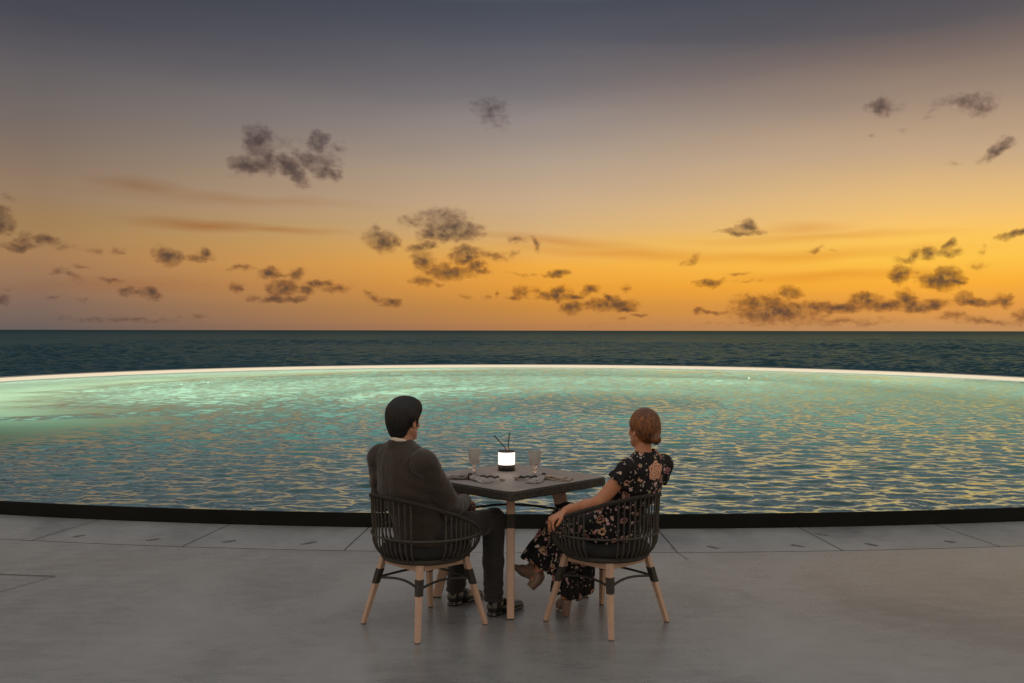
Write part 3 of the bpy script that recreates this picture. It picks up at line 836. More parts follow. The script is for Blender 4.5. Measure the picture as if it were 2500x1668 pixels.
# ------------------------------------------------------------------ implicit surfaces for bodies and clothes
class Field:
    def __init__(s, lo, hi, h):
        s.lo = np.array(lo, float); s.h = h
        s.n = np.ceil((np.array(hi) - s.lo) / h).astype(int) + 1
        s.F = np.full(s.n, .08, np.float32)
    def block(s, c0, c1, mg):
        a = np.clip(np.floor((c0 - mg - s.lo) / s.h).astype(int), 0, s.n); b = np.clip(np.ceil((c1 + mg - s.lo) / s.h).astype(int) + 1, 0, s.n)
        if np.any(b <= a): return None
        ax = [(s.lo[i] + s.h * np.arange(a[i], b[i])).astype(np.float32) for i in range(3)]
        G_ = np.stack(np.meshgrid(*ax, indexing='ij'), -1)
        return (slice(a[0], b[0]), slice(a[1], b[1]), slice(a[2], b[2])), G_
    @staticmethod
    def smin(a, b, k):
        if k <= 0: return np.minimum(a, b)
        h = np.clip(.5 + .5 * (b - a) / k, 0, 1)
        return b * (1 - h) + a * h - k * h * (1 - h)
    def apply(s, sl, d, k, sub):
        if sub: s.F[sl] = -s.smin(-s.F[sl], d, k)
        else: s.F[sl] = s.smin(s.F[sl], d, k)
    def cone(s, a, b, ra, rb, k=.02, flat=None, sub=False):
        a, b = np.array(a, float), np.array(b, float); r = max(ra, rb)
        blk = s.block(np.minimum(a, b) - r, np.maximum(a, b) + r, .045)
        if blk is None: return
        sl, P_ = blk
        if flat:
            n_, kf = np.array(flat[0], float), flat[1]; n_ = n_ / np.linalg.norm(n_)
            P_ = P_ + (1 / kf - 1) * ((P_ - a) @ n_)[..., None] * n_
            b = b + (1 / kf - 1) * ((b - a) @ n_) * n_
        ba = b - a; L2 = float(ba @ ba) + 1e-12
        t_ = np.clip(((P_ - a) @ ba) / L2, 0, 1)
        d = np.linalg.norm(P_ - a - t_[..., None] * ba, axis=-1) - (ra + t_ * (rb - ra))
        s.apply(sl, d.astype(np.float32), k, sub)
    def chain(s, pts, rs, k=.02, flat=None):
        for i in range(len(pts) - 1): s.cone(pts[i], pts[i + 1], rs[i], rs[i + 1], k, flat)
    def ell(s, c, rad, axes=None, k=.02, sub=False):
        c = np.array(c, float); rad = np.array(rad, float); r = rad.max()
        blk = s.block(c - r, c + r, .045)
        if blk is None: return
        sl, P_ = blk; q = P_ - c
        if axes is not None: q = q @ np.array(axes).T
        q1 = np.linalg.norm(q / rad, axis=-1); q2 = np.linalg.norm(q / rad ** 2, axis=-1) + 1e-9
        s.apply(sl, (q1 * (q1 - 1) / q2).astype(np.float32), k, sub)
    def grid(s):
        return np.stack(np.meshgrid(*[s.lo[i] + s.h * np.arange(s.n[i]) for i in range(3)], indexing='ij'), -1)
    def plane(s, p, n_, lo=None, hi=None):
        """keep the side the normal points away from; optionally only inside the box lo..hi"""
        n_ = np.array(n_, float); n_ /= np.linalg.norm(n_)
        lo = s.lo if lo is None else np.array(lo); hi = (s.lo + s.h * s.n) if hi is None else np.array(hi)
        blk = s.block(np.array(lo, float), np.array(hi, float), 0)
        if blk is None: return
        sl, P_ = blk
        s.F[sl] = np.maximum(s.F[sl], ((P_ - np.array(p)) @ n_).astype(np.float32))
    def disp(s, fn):
        msk = np.abs(s.F) < .04; idx = np.argwhere(msk)
        P_ = s.lo + idx * s.h
        s.F[msk] += fn(P_).astype(np.float32)
    def mesh(s, name):
        F = s.F.copy(); F[0] = F[-1] = .05; F[:, 0] = F[:, -1] = .05; F[:, :, 0] = F[:, :, -1] = .05
        sg = F < 0
        n = s.n - 1
        cnt = np.zeros(n, np.int32); acc = np.zeros((*n, 3), np.float32)
        off = [(i, j, k_) for i in (0, 1) for j in (0, 1) for k_ in (0, 1)]
        def sub(A, o): return A[o[0]:o[0] + n[0], o[1]:o[1] + n[1], o[2]:o[2] + n[2]]
        for ax in range(3):
            for o in off:
                if o[ax]: continue
                o2 = list(o); o2[ax] = 1
                a, b = sub(F, o), sub(F, o2); cr = sub(sg, o) != sub(sg, o2)
                t_ = np.where(cr, a / np.where(cr, a - b, 1), 0)
                cnt += cr
                for c_ in range(3): acc[..., c_] += np.where(cr, o[c_] + (t_ if c_ == ax else 0), 0)
        act = cnt > 0; ids = np.full(n, -1, np.int64); ids[act] = np.arange(act.sum())
        idx = np.argwhere(act); V = s.lo + (idx + acc[act] / cnt[act][:, None]) * s.h
        faces = []
        for ax in range(3):
            u_, v_ = (ax + 1) % 3, (ax + 2) % 3
            sl0 = [slice(None)] * 3; sl1 = [slice(None)] * 3
            sl0[ax] = slice(0, -1); sl1[ax] = slice(1, None)
            cr = sg[tuple(sl0)] != sg[tuple(sl1)]; E = np.argwhere(cr)
            E = E[(E[:, u_] > 0) & (E[:, v_] > 0) & (E[:, u_] < n[u_]) & (E[:, v_] < n[v_])]
            def g(du, dv):
                q = E.copy(); q[:, u_] -= du; q[:, v_] -= dv; return ids[q[:, 0], q[:, 1], q[:, 2]]
            Q = np.stack([g(1, 1), g(0, 1), g(0, 0), g(1, 0)], 1)
            ins = sg[E[:, 0], E[:, 1], E[:, 2]]
            Q[~ins] = Q[~ins][:, ::-1]
            faces.append(Q)
        Q = np.concatenate(faces); Q = Q[(Q >= 0).all(1)]
        me = bpy.data.meshes.new(name)
        me.vertices.add(len(V)); me.vertices.foreach_set('co', V.astype(np.float32).ravel())
        me.loops.add(len(Q) * 4); me.loops.foreach_set('vertex_index', Q.astype(np.int32).ravel())
        me.polygons.add(len(Q)); me.polygons.foreach_set('loop_start', np.arange(0, len(Q) * 4, 4, dtype=np.int32))
        me.update(calc_edges=True); me.validate()
        return me
def part(name, fld, material, root):
    o = link_mesh(name, fld.mesh(name), material, None, True)
    reparent(o, root); return o
V_ = lambda *a: np.array(a, float)
Z = V_(0, 0, 1)

def hand(fl, wrist, fdir, palm_n, side, size=1.0, curl=(.5, .5, .5, .5), spread=.1):
    """palm and five fingers; fdir points wrist->knuckles, palm_n out of the back of the hand, side = +1 if the thumb is on fdir x palm_n"""
    f_ = fdir / np.linalg.norm(fdir); b_ = palm_n - f_ * (palm_n @ f_); b_ /= np.linalg.norm(b_); s_ = np.cross(f_, b_) * side
    W_ = size
    k0 = wrist + f_ * .085 * W_
    fl.cone(wrist, k0 + s_ * .012 * W_, .026 * W_, .032 * W_, .012, (b_, .45)); fl.cone(wrist, k0 - s_ * .018 * W_, .024 * W_, .026 * W_, .012, (b_, .45))
    fl.cone(wrist - f_ * .04, wrist, .027 * W_, .024 * W_, .015, (b_, .75))
    L_ = (.074, .082, .077, .062)
    for i in range(4):
        o = .030 - i * .0205
        p = k0 + s_ * o * W_ + f_ * (-.004 * abs(i - 1.2)) * W_; ang = 0; sp = (1.5 - i) * spread
        dirv = f_ * math.cos(sp) + s_ * math.sin(sp)
        pts = [p]; r0 = .0088 - .0006 * (i == 3)
        for j, fr in enumerate((.45, .30, .25)):
            ang += curl[i] * (.7, 1.0, .75)[j]
            dd = dirv * math.cos(ang) - b_ * math.sin(ang)
            pts.append(pts[-1] + dd * L_[i] * fr * W_)
        fl.chain(pts, [r0 * W_, .0082 * W_, .0076 * W_, .0066 * W_], .004)
    tp = wrist + f_ * .022 * W_ + s_ * .022 * W_
    t1 = tp + (f_ * .7 + s_ * .6 - b_ * .25) * .042 * W_; t2 = t1 + (f_ * .88 + s_ * .2 - b_ * .35) * .032 * W_; t3 = t2 + (f_ * .9 - b_ * .4) * .024 * W_
    fl.chain([tp, t1, t2, t3], [.014 * W_, .0108 * W_, .0095 * W_, .0078 * W_], .007)

def head(fl, c, fwd, sc=1.0):
    f_ = fwd / np.linalg.norm(fwd); r_ = np.cross(f_, Z); r_ /= np.linalg.norm(r_); u_ = np.cross(r_, f_)
    A_ = np.stack([r_, f_, u_]); s = sc
    P_ = lambda x, y, z: c + (r_ * x + f_ * y + u_ * z) * s
    fl.ell(P_(0, -.012, .022), np.array((.074, .092, .090)) * s, A_, .02)
    fl.ell(P_(0, .030, -.035), np.array((.058, .060, .075)) * s, A_, .03)
    fl.ell(P_(0, .058, -.092), np.array((.024, .022, .020)) * s, A_, .03)      # chin
    for q in (-1, 1):
        fl.cone(P_(q * .052, -.002, -.055), P_(q * .025, .055, -.092), .018 * s, .016 * s, .03)   # jaw line
        fl.ell(P_(q * .033, .080, .000), np.array((.017, .010, .011)) * s, A_, .012, sub=True)     # socket
        fl.ell(P_(q * .032, .073, .000), np.array((.0125, .0125, .0115)) * s, A_, .003)            # eye
        fl.cone(P_(q * .014, .088, .020), P_(q * .045, .076, .018), .007 * s, .006 * s, .012)       # brow
        fl.ell(P_(q * .040, .062, -.030), np.array((.018, .016, .015)) * s, A_, .02)               # cheek
        e = P_(q * .075, -.006, -.012)
        ea = np.stack([r_, f_ * .9 + r_ * q * .35, u_])
        fl.ell(e, np.array((.007, .017, .031)) * s, ea, .006)
        fl.ell(e + r_ * q * .006 * s + f_ * .003 * s, np.array((.006, .009, .016)) * s, ea, .004, sub=True)
        fl.ell(P_(q * .074, .004, -.036), np.array((.006, .009, .011)) * s, ea, .006)              # lobe
    fl.cone(P_(0, .088, .008), P_(0, .104, -.028), .007 * s, .0115 * s, .010)                      # nose
    fl.cone(P_(-.009, .094, -.032), P_(.009, .094, -.032), .008 * s, .008 * s, .008)
    fl.cone(P_(-.018, .084, -.056), P_(.018, .084, -.056), .0055 * s, .0055 * s, .006)             # lips
    fl.cone(P_(-.015, .083, -.066), P_(.015, .083, -.066), .0065 * s, .0065 * s, .006)
    return r_, f_, u_

def fabric(name, base, rough=.85, weave=420, var=.12, big=6, sheen=.2):
    m, t = mat(name)
    tc = t.new('ShaderNodeTexCoord').outputs['Object']
    w_ = t.noise(t.v('MULTIPLY', tc, (1, 1, 1.6)), weave, 2); b_ = t.noise(tc, big, 4)
    fold = t.noise(t.v('MULTIPLY', tc, (1, 1, .6)), 13, 3, .5, .8)
    c_ = t.mix(b_, tuple(x * (1 - var) for x in base) + (1,), tuple(x * (1 + var) for x in base) + (1,))
    n0 = bump(t, fold, .018); n1_ = bump(t, w_, .0008, normal=n0)
    t.put(t.out.inputs[0], pbsdf(t, c_, rough, .25, n1_, Sheen_Weight=sheen)); return m
def skin(name, base):
    m, t = mat(name)
    tc = t.new('ShaderNodeTexCoord').outputs['Object']
    n = t.noise(tc, 18, 4); c_ = t.mix(n, tuple(x * .88 for x in base) + (1,), tuple(min(1, x * 1.1) for x in base) + (1,))
    t.put(t.out.inputs[0], pbsdf(t, c_, .5, .4, bump(t, t.noise(tc, 160, 2), .0006), Subsurface_Weight=.15, Subsurface_Radius=(.02, .008, .004), Subsurface_Scale=.4)); return m
def hairmat(name, c0, c1, str_vec, rough=.45):
    m, t = mat(name)
    tc = t.new('ShaderNodeTexCoord').outputs['Object']
    g = t.noise(t.v('MULTIPLY', tc, str_vec), 1.0, 4, .6, .8)
    g2 = t.noise(tc, 14, 3)
    c_ = t.mix(t.ss(t.m('ADD', t.m('MULTIPLY', g, .75), t.m('MULTIPLY', g2, .35)), .4, .75), c0 + (1,), c1 + (1,))
    t.put(t.out.inputs[0], pbsdf(t, c_, rough, .4, bump(t, g, .003))); return m

M_skin_m = skin('man_skin', (.42, .22, .14)); M_skin_w = skin('woman_skin', (.47, .21, .115))
M_suit = fabric('brown_grey_wool', (.043, .034, .027)); M_trous = fabric('dark_grey_wool', (.021, .021, .020))
M_shirt = fabric('cream_shirt', (.75, .68, .55), big=20)
M_leather = simple('black_leather', (.010, .010, .010), .22, .6, .2, 20, 60, .002)
M_hair_m = hairmat('black_hair', (.003, .003, .003), (.012, .010, .008), (150, 150, 40), .5)
M_hair_w = hairmat('auburn_hair', (.035, .013, .005), (.31, .115, .032), (140, 140, 22), .38)
M_nude = simple('nude_leather', (.20, .135, .10), .38, .5, .15, 20, 60, .001)

# ---------------------------------------------------------------- the man
fa = R(41); f = V_(math.sin(fa), math.cos(fa), 0); r = V_(math.cos(fa), -math.sin(fa), 0)
man = empty('person', (-.49, 5.50, .46)); tag(man, 'man in a dark brown suit seated with his back to us, black hair', 'person')
Sm = V_(-.603, 5.385, .935); Nb = V_(-.603, 5.40, 1.0)
shR = Sm + r * .165; shL = Sm - r * .165
elR = V_(-.335, 5.40, .675); wrR = V_(-.275, 5.60, .665)
elL = V_(-.74, 5.64, .67); wrL = V_(-.50, 5.80, .655)
hipR = V_(-.43, 5.425, .535); hipL = V_(-.565, 5.555, .535)
knR = V_(-.108, 5.765, .535); knL = V_(-.295, 5.90, .535)
anR = V_(-.105, 5.70, .09); anL = V_(-.335, 5.915, .09)
H = V_(-.503, 5.475, .53); Wst = V_(-.545, 5.44, .68); Ch = V_(-.588, 5.40, .83)
hc = V_(-.598, 5.435, 1.155); ha = R(30); hf = V_(math.sin(ha), math.cos(ha), -.02)

b = Field((-1.0, 5.1, .0), (.15, 6.2, 1.34), .0055)
b.chain([H, Wst, Ch, Sm], [.135, .125, .14, .10], .03, (f, .6))
b.cone(shR, shL, .05, .05, .03)
b.chain([Sm + f * .0, Nb, hc + V_(0, 0, -.05)], [.06, .052, .052], .02)
for s0, e0, w0 in ((shR, elR, wrR), (shL, elL, wrL)): b.chain([s0, e0, w0], [.045, .036, .026], .012)
for h0, k0, a0 in ((hipR, knR, anR), (hipL, knL, anL)): b.chain([h0, k0, a0], [.07, .05, .032], .02)
for a0, q in ((anR, V_(.68, .73, 0)), (anL, V_(.66, .75, 0))): b.cone(a0 - Z * .04, a0 - Z * .05 + q * .16, .028, .022, .015)
hand(b, wrR + V_(.006, .035, -.004), V_(.15, 1, -.18), V_(.1, .15, 1), 1 * -1, 1.0, (.35, .4, .45, .5))
hand(b, wrL + V_(.03, .02, -.004), V_(.9, .45, -.15), V_(0, .1, 1), 1, 1.0, (.35, .4, .45, .5))
head(b, hc, hf)
part('body', b, M_skin_m, man)

j = Field((-1.0, 5.1, .42), (.0, 6.0, 1.12), .006)
j.chain([H + V_(0, 0, -.02), Wst, Ch], [.172, .160, .186], .03, (f, .66))
j.cone(Ch, Sm + V_(0, 0, -.03), .186, .15, .03, (f, .62))
j.cone(shR, shL, .066, .066, .035)
j.cone(shR + V_(0, 0, .01), Nb + r * .045 + V_(0, 0, .008), .058, .040, .03); j.cone(shL + V_(0, 0, .01), Nb - r * .045 + V_(0, 0, .008), .058, .040, .03)
j.chain([shR + r * .012, elR, wrR + (wrR - elR) * .02], [.074, .061, .047], .022)
j.chain([shL - r * .012, elL, wrL], [.072, .060, .047], .022)
j.cone(H + f * .05 + V_(0, 0, .0), hipR + f * .12 - V_(0, 0, .01), .12, .085, .03, (Z, .8)); j.cone(H + f * .05, hipL + f * .12 - V_(0, 0, .01), .12, .085, .03, (Z, .8))
# collar standing around the neck
for k in range(24):
    a, a2 = 2 * math.pi * k / 24, 2 * math.pi * (k + 1) / 24
    if math.cos((a + a2) / 2) > .75: continue
    def cp(a_, z): return Nb + f * math.cos(a_) * .066 + r * math.sin(a_) * .070 + Z * (z - .018 * math.cos(a_) - .0)
    j.cone(cp(a, .022), cp(a2, .022), .013, .013, .008); j.cone(cp(a, .0), cp(a2, .0), .017, .017, .012)
j.cone(Nb + Z * -.01, Nb + Z * .14, .054, .056, .006, sub=True)
j.cone(Ch + f * .16 + Z * -.02, Nb + f * .06 + Z * .02, .012, .035, .006, sub=True)
wv_ = elR - shR; fo = (wrR - elR)
j.plane(wrR + fo * .02, fo, wrR - .07, wrR + .09); j.plane(wrL, wrL - elL, wrL - .07, wrL + .09)
def jf(P_):
    o = wob(P_, 26, 1) * .0055 + wob(P_, 55, 2) * .002
    for e0, ax_ in ((elR, shR - wrR), (elL, shL - wrL)):
        d_ = np.linalg.norm(P_ - e0, axis=1); u0 = (P_ - e0) @ (ax_ / np.linalg.norm(ax_))
        o += .0075 * np.sin(u0 * 115 + wob(P_, 20, 3) * 2) * np.exp(-(d_ / .085) ** 2)
    for s0 in (shR, shL):     # armhole seam and pulled creases below the arm
        u0 = (P_ - s0) @ r * (1 if s0 is shR else -1); d_ = np.linalg.norm(P_ - s0 - Z * -.02, axis=1)
        o += .0045 * np.exp(-((u0 + .028) / .006) ** 2) * (d_ < .13)
        q = (P_ - s0) @ (r * (.5 if s0 is shR else -.5) + Z * .86)
        o += .0065 * np.sin(q * 85 + wob(P_, 15, 5) * 2) * np.exp(-(np.linalg.norm(P_ - (s0 - Z * .14), axis=1) / .1) ** 2)
    o += .004 * np.sin(P_[:, 2] * 75 + (P_ @ r) * 14 + wob(P_, 12, 6) * 2.4) * np.exp(-((P_[:, 2] - .70) / .09) ** 2)
    # centre back seam
    sb = (P_ - Ch) @ r; bk = (P_ - Ch) @ f
    o += .003 * np.exp(-(sb / .004) ** 2) * (bk < 0) * (P_[:, 2] < .99)
    return o
j.disp(jf)
part('jacket', j, M_suit, man)

sh = Field((-.76, 5.26, .9), (-.44, 5.6, 1.12), .004)
for k in range(28):
    a, a2 = 2 * math.pi * k / 28, 2 * math.pi * (k + 1) / 28
    def cp(a_, z): return Nb + f * math.cos(a_) * .057 + r * math.sin(a_) * .0585 + Z * (z - .020 * math.cos(a_))
    for z_ in (.012, .022, .032, .040): sh.cone(cp(a, z_), cp(a2, z_), .0055, .0055, .003)
part('shirt_collar', sh, M_shirt, man)

tr = Field((-.75, 5.25, .04), (.05, 6.1, .72), .006)
tr.cone(hipR + V_(0, 0, -.01), hipL + V_(0, 0, -.01), .088, .088, .03, (Z, .9))
tr.chain([hipR, knR, knR * .48 + anR * .52 - V_(0, 0.012, 0), anR], [.09, .069, .060, .056], .02); tr.chain([hipL, knL, knL * .48 + anL * .52 - V_(0, 0.012, 0), anL], [.09, .070, .062, .058], .02)
tr.plane((0, 0, .078), (0, 0, -1))
def tf(P_):
    o = wob(P_, 30, 11) * .003
    for kn, an_ in ((knR, anR), (knL, anL)):
        d_ = np.linalg.norm(P_ - kn, axis=1); o += .004 * np.sin(P_[:, 2] * 120 + wob(P_, 15, 12) * 2.5) * np.exp(-(d_ / .09) ** 2)
        d2 = np.linalg.norm(P_ - an_ - Z * .04, axis=1); o += .004 * np.sin(P_[:, 2] * 130 + wob(P_, 22, 13) * 2) * np.exp(-(d2 / .09) ** 2)
        lg_ = np.linalg.norm((P_ - an_)[:, :2] - (f[:2] * .055)[None], axis=1)
        o -= .003 * np.exp(-(lg_ / .01) ** 2)
    return o
tr.disp(tf)
part('trousers', tr, M_trous, man)

def man_shoe(heel, toe):
    h_, t_ = np.array(heel, float), np.array(toe, float); d_ = (t_ - h_) / np.linalg.norm(t_ - h_); n_ = V_(-d_[1], d_[0], 0)
    lo = np.minimum(h_, t_) - .07; hi = np.maximum(h_, t_) + .07; lo[2] = -.01; hi[2] = .16
    s = Field(lo, hi, .0042)
    s.cone(h_ + d_ * .035 + Z * .045, h_ + d_ * .12 + Z * .042, .037, .041, .02)
    s.cone(h_ + d_ * .12 + Z * .036, t_ - d_ * .04 + Z * .024, .042, .036, .03, (Z, .72))
    s.cone(h_ + d_ * .045 + Z * .06, h_ + d_ * .06 + Z * .105, .034, .036, .02)
    s.cone(h_ + d_ * .09 + Z * .072, h_ + d_ * .145 + Z * .058, .022, .022, .012, (n_, 1.0))
    s.cone(h_ + d_ * .034 + Z * .008, h_ + d_ * .06 + Z * .008, .037, .037, .004, (Z, .6))
    s.cone(h_ + d_ * .13 + Z * .010, t_ - d_ * .038 + Z * .010, .045, .040, .004, (Z, .22))
    s.plane((0, 0, .002), (0, 0, -1)); s.plane((0, 0, .108), (0, 0, 1))
    for q in range(4):     # lacing ridges
        c_ = h_ + d_ * (.10 + .016 * q) + Z * (.090 - .007 * q); s.cone(c_ - n_ * .016, c_ + n_ * .016, .0034, .0034, .002)
    return s
part('shoe', man_shoe((-.128, 5.645, 0), (.062, 5.865, 0)), M_leather, man)
part('shoe', man_shoe((-.372, 5.865, 0), (-.185, 6.085, 0)), M_leather, man)

hr_ = V_(math.cos(ha), -math.sin(ha), 0); A_ = np.stack([hr_, hf / np.linalg.norm(hf), Z])
hh = Field((-.76, 5.28, .98), (-.44, 5.60, 1.33), .0042)
hh.ell(hc + Z * .030 - hf * .014, (.088, .104, .098), A_, .02)
hh.ell(hc + Z * .068 + hf * .030 + hr_ * .012, (.072, .075, .058), A_, .03)        # quiff
hh.ell(hc - hf * .062 - Z * .025, (.066, .042, .068), A_, .03)
hh.ell(hc - hf * .050 - Z * .066 , (.050, .034, .036), A_, .02)  # nape
for q in (-1, 1):
    hh.ell(hc + hr_ * .072 * q - hf * .012 + Z * .02, (.014, .04, .045), A_, .02)
    hh.ell(hc + hr_ * .074 * q + hf * .018 - Z * .006, (.008, .010, .03), A_, .01)
hh.ell(hc + hf * .105 - Z * .035, (.085, .070, .085), A_, .012, sub=True)            # face opening
for q in (-1, 1): hh.ell(hc + hr_ * .082 * q - hf * .002 - Z * .030, (.016, .022, .036), A_, .006, sub=True)
def hfn(P_):
    q = P_ - hc; an = np.arctan2(q @ hr_, -(q @ hf)); return .0024 * np.sin(an * 34 + wob(P_, 40, 21) * 3.5) + .004 * wob(P_, 45, 22)
hh.disp(hfn)
part('hair', hh, M_hair_m, man)

# ---------------------------------------------------------------- the woman
fw = R(-40); g = V_(math.sin(fw), math.cos(fw), 0); rw = V_(math.cos(fw), -math.sin(fw), 0)   # rw: her right
woman = empty('person', (.54, 5.56, .46)); tag(woman, 'woman in a black floral dress seated with legs crossed, auburn hair in a bun', 'person')
Sw = V_(.742, 5.44, .895); Nw = V_(.728, 5.450, .955)
sR = Sw + rw * .138; sL = Sw - rw * .138
eL = V_(.474, 5.345, .712); wL = V_(.305, 5.438, .652)
eR = V_(.80, 5.70, .68); wR = V_(.62, 5.80, .63)
Hw = V_(.575, 5.55, .545); Ww = V_(.645, 5.50, .69); Cw = V_(.715, 5.455, .82)
hpR = V_(.63, 5.60, .54); hpL = V_(.52, 5.50, .53)
kR = V_(.335, 5.87, .545); kL = V_(.26, 5.80, .50)
aR = V_(.165, 5.83, .235); aL = V_(.315, 5.675, .125)
wc = V_(.735, 5.475, 1.105); wa = R(-32); wf = V_(math.sin(wa), math.cos(wa), .02)

b = Field((.0 - .06, 5.2, .0), (1.02, 6.1, 1.28), .0052)
b.chain([Hw, Ww, Cw, Sw], [.125, .10, .115, .09], .03, (g, .62))
b.cone(sR, sL, .042, .042, .03)
b.chain([Sw + V_(0, 0, .02), Nw, wc - Z * .05], [.05, .045, .044], .022)
b.cone(Sw + Z * .01, sR, .048, .042, .03); b.cone(Sw + Z * .01, sL, .048, .042, .03)
b.chain([sL, eL, eL * .6 + wL * .4, wL], [.045, .036, .0345, .0235], .014); b.chain([sR, eR, wR], [.042, .034, .023], .014)
for h0, k0, a0 in ((hpR, kR, aR), (hpL, kL, aL)): b.chain([h0, k0, k0 * .65 + a0 * .35, a0], [.07, .048, .046, .029], .02)
# feet
b.cone(aR, V_(.130, 5.803, .175), .028, .019, .015); b.cone(aR - V_(.015, 0, .035), V_(.03, 5.885, .215), .020, .012, .01)
b.cone(aL, V_(.325, 5.665, .085), .028, .023, .015); b.cone(aL - Z * .03, V_(.28, 5.80, .03), .026, .02, .02)
hand(b, wL + V_(-.010, .004, -.002), V_(-.74, -.30, -.40), V_(-.35, -.12, 1.0), -1, .95, (.62, .58, .60, .68), .10)
hand(b, wR + V_(-.02, .01, -.002), V_(-.9, .2, -.1), V_(0, .1, 1), -1, .92, (.35, .4, .45, .5))
head(b, wc, wf, .93)
part('body', b, M_skin_w, woman)

d = Field((-.02, 5.22, .07), (1.02, 6.12, 1.0), .0058)
slL = sL + (eL - sL) * .34; slR = sR + (eR - sR) * .34
d.cone(sL, slL, .058, .062, .016); d.cone(sR, slR, .058, .062, .016)
d.plane(slL + (eL - sL) * .04, eL - sL, slL - V_(.12, .12, .12), slL + V_(.12, .12, .05))
d.plane(slR + (eR - sR) * .04, eR - sR, slR - V_(.12, .12, .12), slR + V_(.12, .12, .05))
d.chain([Hw, Ww, Cw], [.160, .128, .146], .02, (g, .68))
d.cone(Cw, Sw - Z * .01, .146, .125, .02, (g, .62))
d.cone(sR, sL, .052, .052, .03)
for q in (-1, 1): d.ell(Cw + g * .085 + rw * q * .06 - Z * .01, (.055, .05, .055), None, .03)
d.cone(Nw - Z * .015, Nw + Z * .1, .056, .07, .008, sub=True)
d.cone(Hw, hpR, .12, .10, .03); d.cone(Hw, hpL, .12, .10, .03)
d.cone(hpR, kR, .098, .070, .03); d.cone(hpL, kL + V_(.02, -.01, 0), .098, .074, .03)
d.cone(kR, aR + (kR - aR) * .12 + V_(.02, .0, .01), .072, .066, .03); d.cone(kL + V_(.02, -.02, 0), aL + V_(.01, 0, .02), .082, .085, .03)
d.cone(V_(.42, 5.70, .46), V_(.41, 5.73, .15), .07, .068, .03); d.cone(V_(.34, 5.72, .44), V_(.30, 5.70, .14), .07, .070, .03)
hemn = aR - kR
d.cone(kR + V_(-.035, .0, -.02), V_(.125, 5.85, .265), .070, .078, .03); d.cone(kR + V_(.0, -.02, -.06), V_(.20, 5.80, .26), .065, .06, .03)
d.plane(aR + (kR - aR) * .02, hemn, V_(.02, 5.70, .1), V_(.235, 6.05, .40))
def hemcut(P_): return .115 + .02 * np.sin(P_[:, 0] * 28) + .006 * np.sin(P_[:, 0] * 90 + 1)
def df(P_):
    o = wob(P_, 32, 31) * .0028
    q = P_ - V_(.34, 5.72, .3); an = np.arctan2(q[:, 1], q[:, 0])
    lw = np.clip((.44 - P_[:, 2]) / .25, 0, 1) * np.clip((P_[:, 0] - .19) / .06, 0, 1)
    o += .0085 * np.sin(an * 17 + wob(P_, 12, 32) * 2.2) * lw
    rv = (P_ - kR) @ np.cross(hemn / np.linalg.norm(hemn), V_(0, 1, 0)); along = (P_ - kR) @ (hemn / np.linalg.norm(hemn))
    o += .006 * np.sin(rv * 120 + wob(P_, 18, 34) * 2) * np.clip(along / .25, 0, 1) * (P_[:, 0] < .27)
    wd = np.linalg.norm(P_ - Ww, axis=1); o += .003 * np.sin(P_[:, 2] * 90 + wob(P_, 20, 33) * 2) * np.exp(-(wd / .14) ** 2)
    for s0, e0 in ((sL, eL), (sR, eR)):
        ax_ = (e0 - s0) / np.linalg.norm(e0 - s0); u0 = np.cross(ax_, V_(0, 0, 1)); u0 /= np.linalg.norm(u0); v0 = np.cross(ax_, u0)
        qq = P_ - s0; t0 = np.arctan2(qq @ u0, qq @ v0); al = qq @ ax_
        o += .005 * np.sin(t0 * 9) * np.clip((al - .02) / .07, 0, 1) * (np.linalg.norm(qq, axis=1) < .16)
    return o
d.disp(df)
GP = d.grid(); hz_ = .115 + .018 * np.sin(GP[..., 0] * 26 + 1) + .006 * np.sin(GP[..., 0] * 90 + 1)
d.F = np.maximum(d.F, np.where(GP[..., 0] > .2, hz_ - GP[..., 2], -1).astype(np.float32)); del GP

# floral print: roses and sprays scattered on black, one large rose between the shoulders
m_, t = mat('black_floral_crepe')
pos = t.new('ShaderNodeNewGeometry').outputs['Position']
wp = t.v('ADD', pos, t.v('MULTIPLY', t.v('SUBTRACT', t.noise(pos, 30, 3, col=True), (.5, .5, .5)), .030))
def vor(vec, sc, feat='F1'):
    n_ = t.new('ShaderNodeTexVoronoi', feature=feat); t.put(n_.inputs['Vector'], vec); n_.inputs['Scale'].default_value = sc; return n_
v1 = vor(wp, 15.5); v2 = vor(wp, 34.0); v3 = vor(t.v('ADD', wp, (3.1, 1.7, .4)), 62)
r1, g1, b1 = t.xyz(v1.outputs['Color'])
pet = t.m('SINE', t.m('ADD', t.m('MULTIPLY', v1.outputs['Distance'], 34), t.m('MULTIPLY', t.noise(pos, 60, 2), 8)))
m1 = t.m('MULTIPLY', t.m('MULTIPLY', t.m('LESS_THAN', v1.outputs['Distance'], .40), t.m('GREATER_THAN', r1, .42)), t.m('GREATER_THAN', pet, -.35))
r2, g2, b2 = t.xyz(v2.outputs['Color'])
m2 = t.m('MULTIPLY', t.m('LESS_THAN', v2.outputs['Distance'], .36), t.m('GREATER_THAN', r2, .62))
r3, g3, b3 = t.xyz(v3.outputs['Color'])
m3 = t.m('MULTIPLY', t.m('LESS_THAN', v3.outputs['Distance'], .34), t.m('GREATER_THAN', r3, .70))
cA = t.ramp(g1, [(0, (.48, .27, .20, 1)), (.4, (.55, .36, .22, 1)), (.6, (.50, .24, .24, 1)), (.85, (.58, .45, .32, 1))], 'CONSTANT')
cA = t.mix(t.ss(pet, -.35, .9), t.mix(1.0, cA, (.55, .45, .45, 1), 'MULTIPLY'), cA)
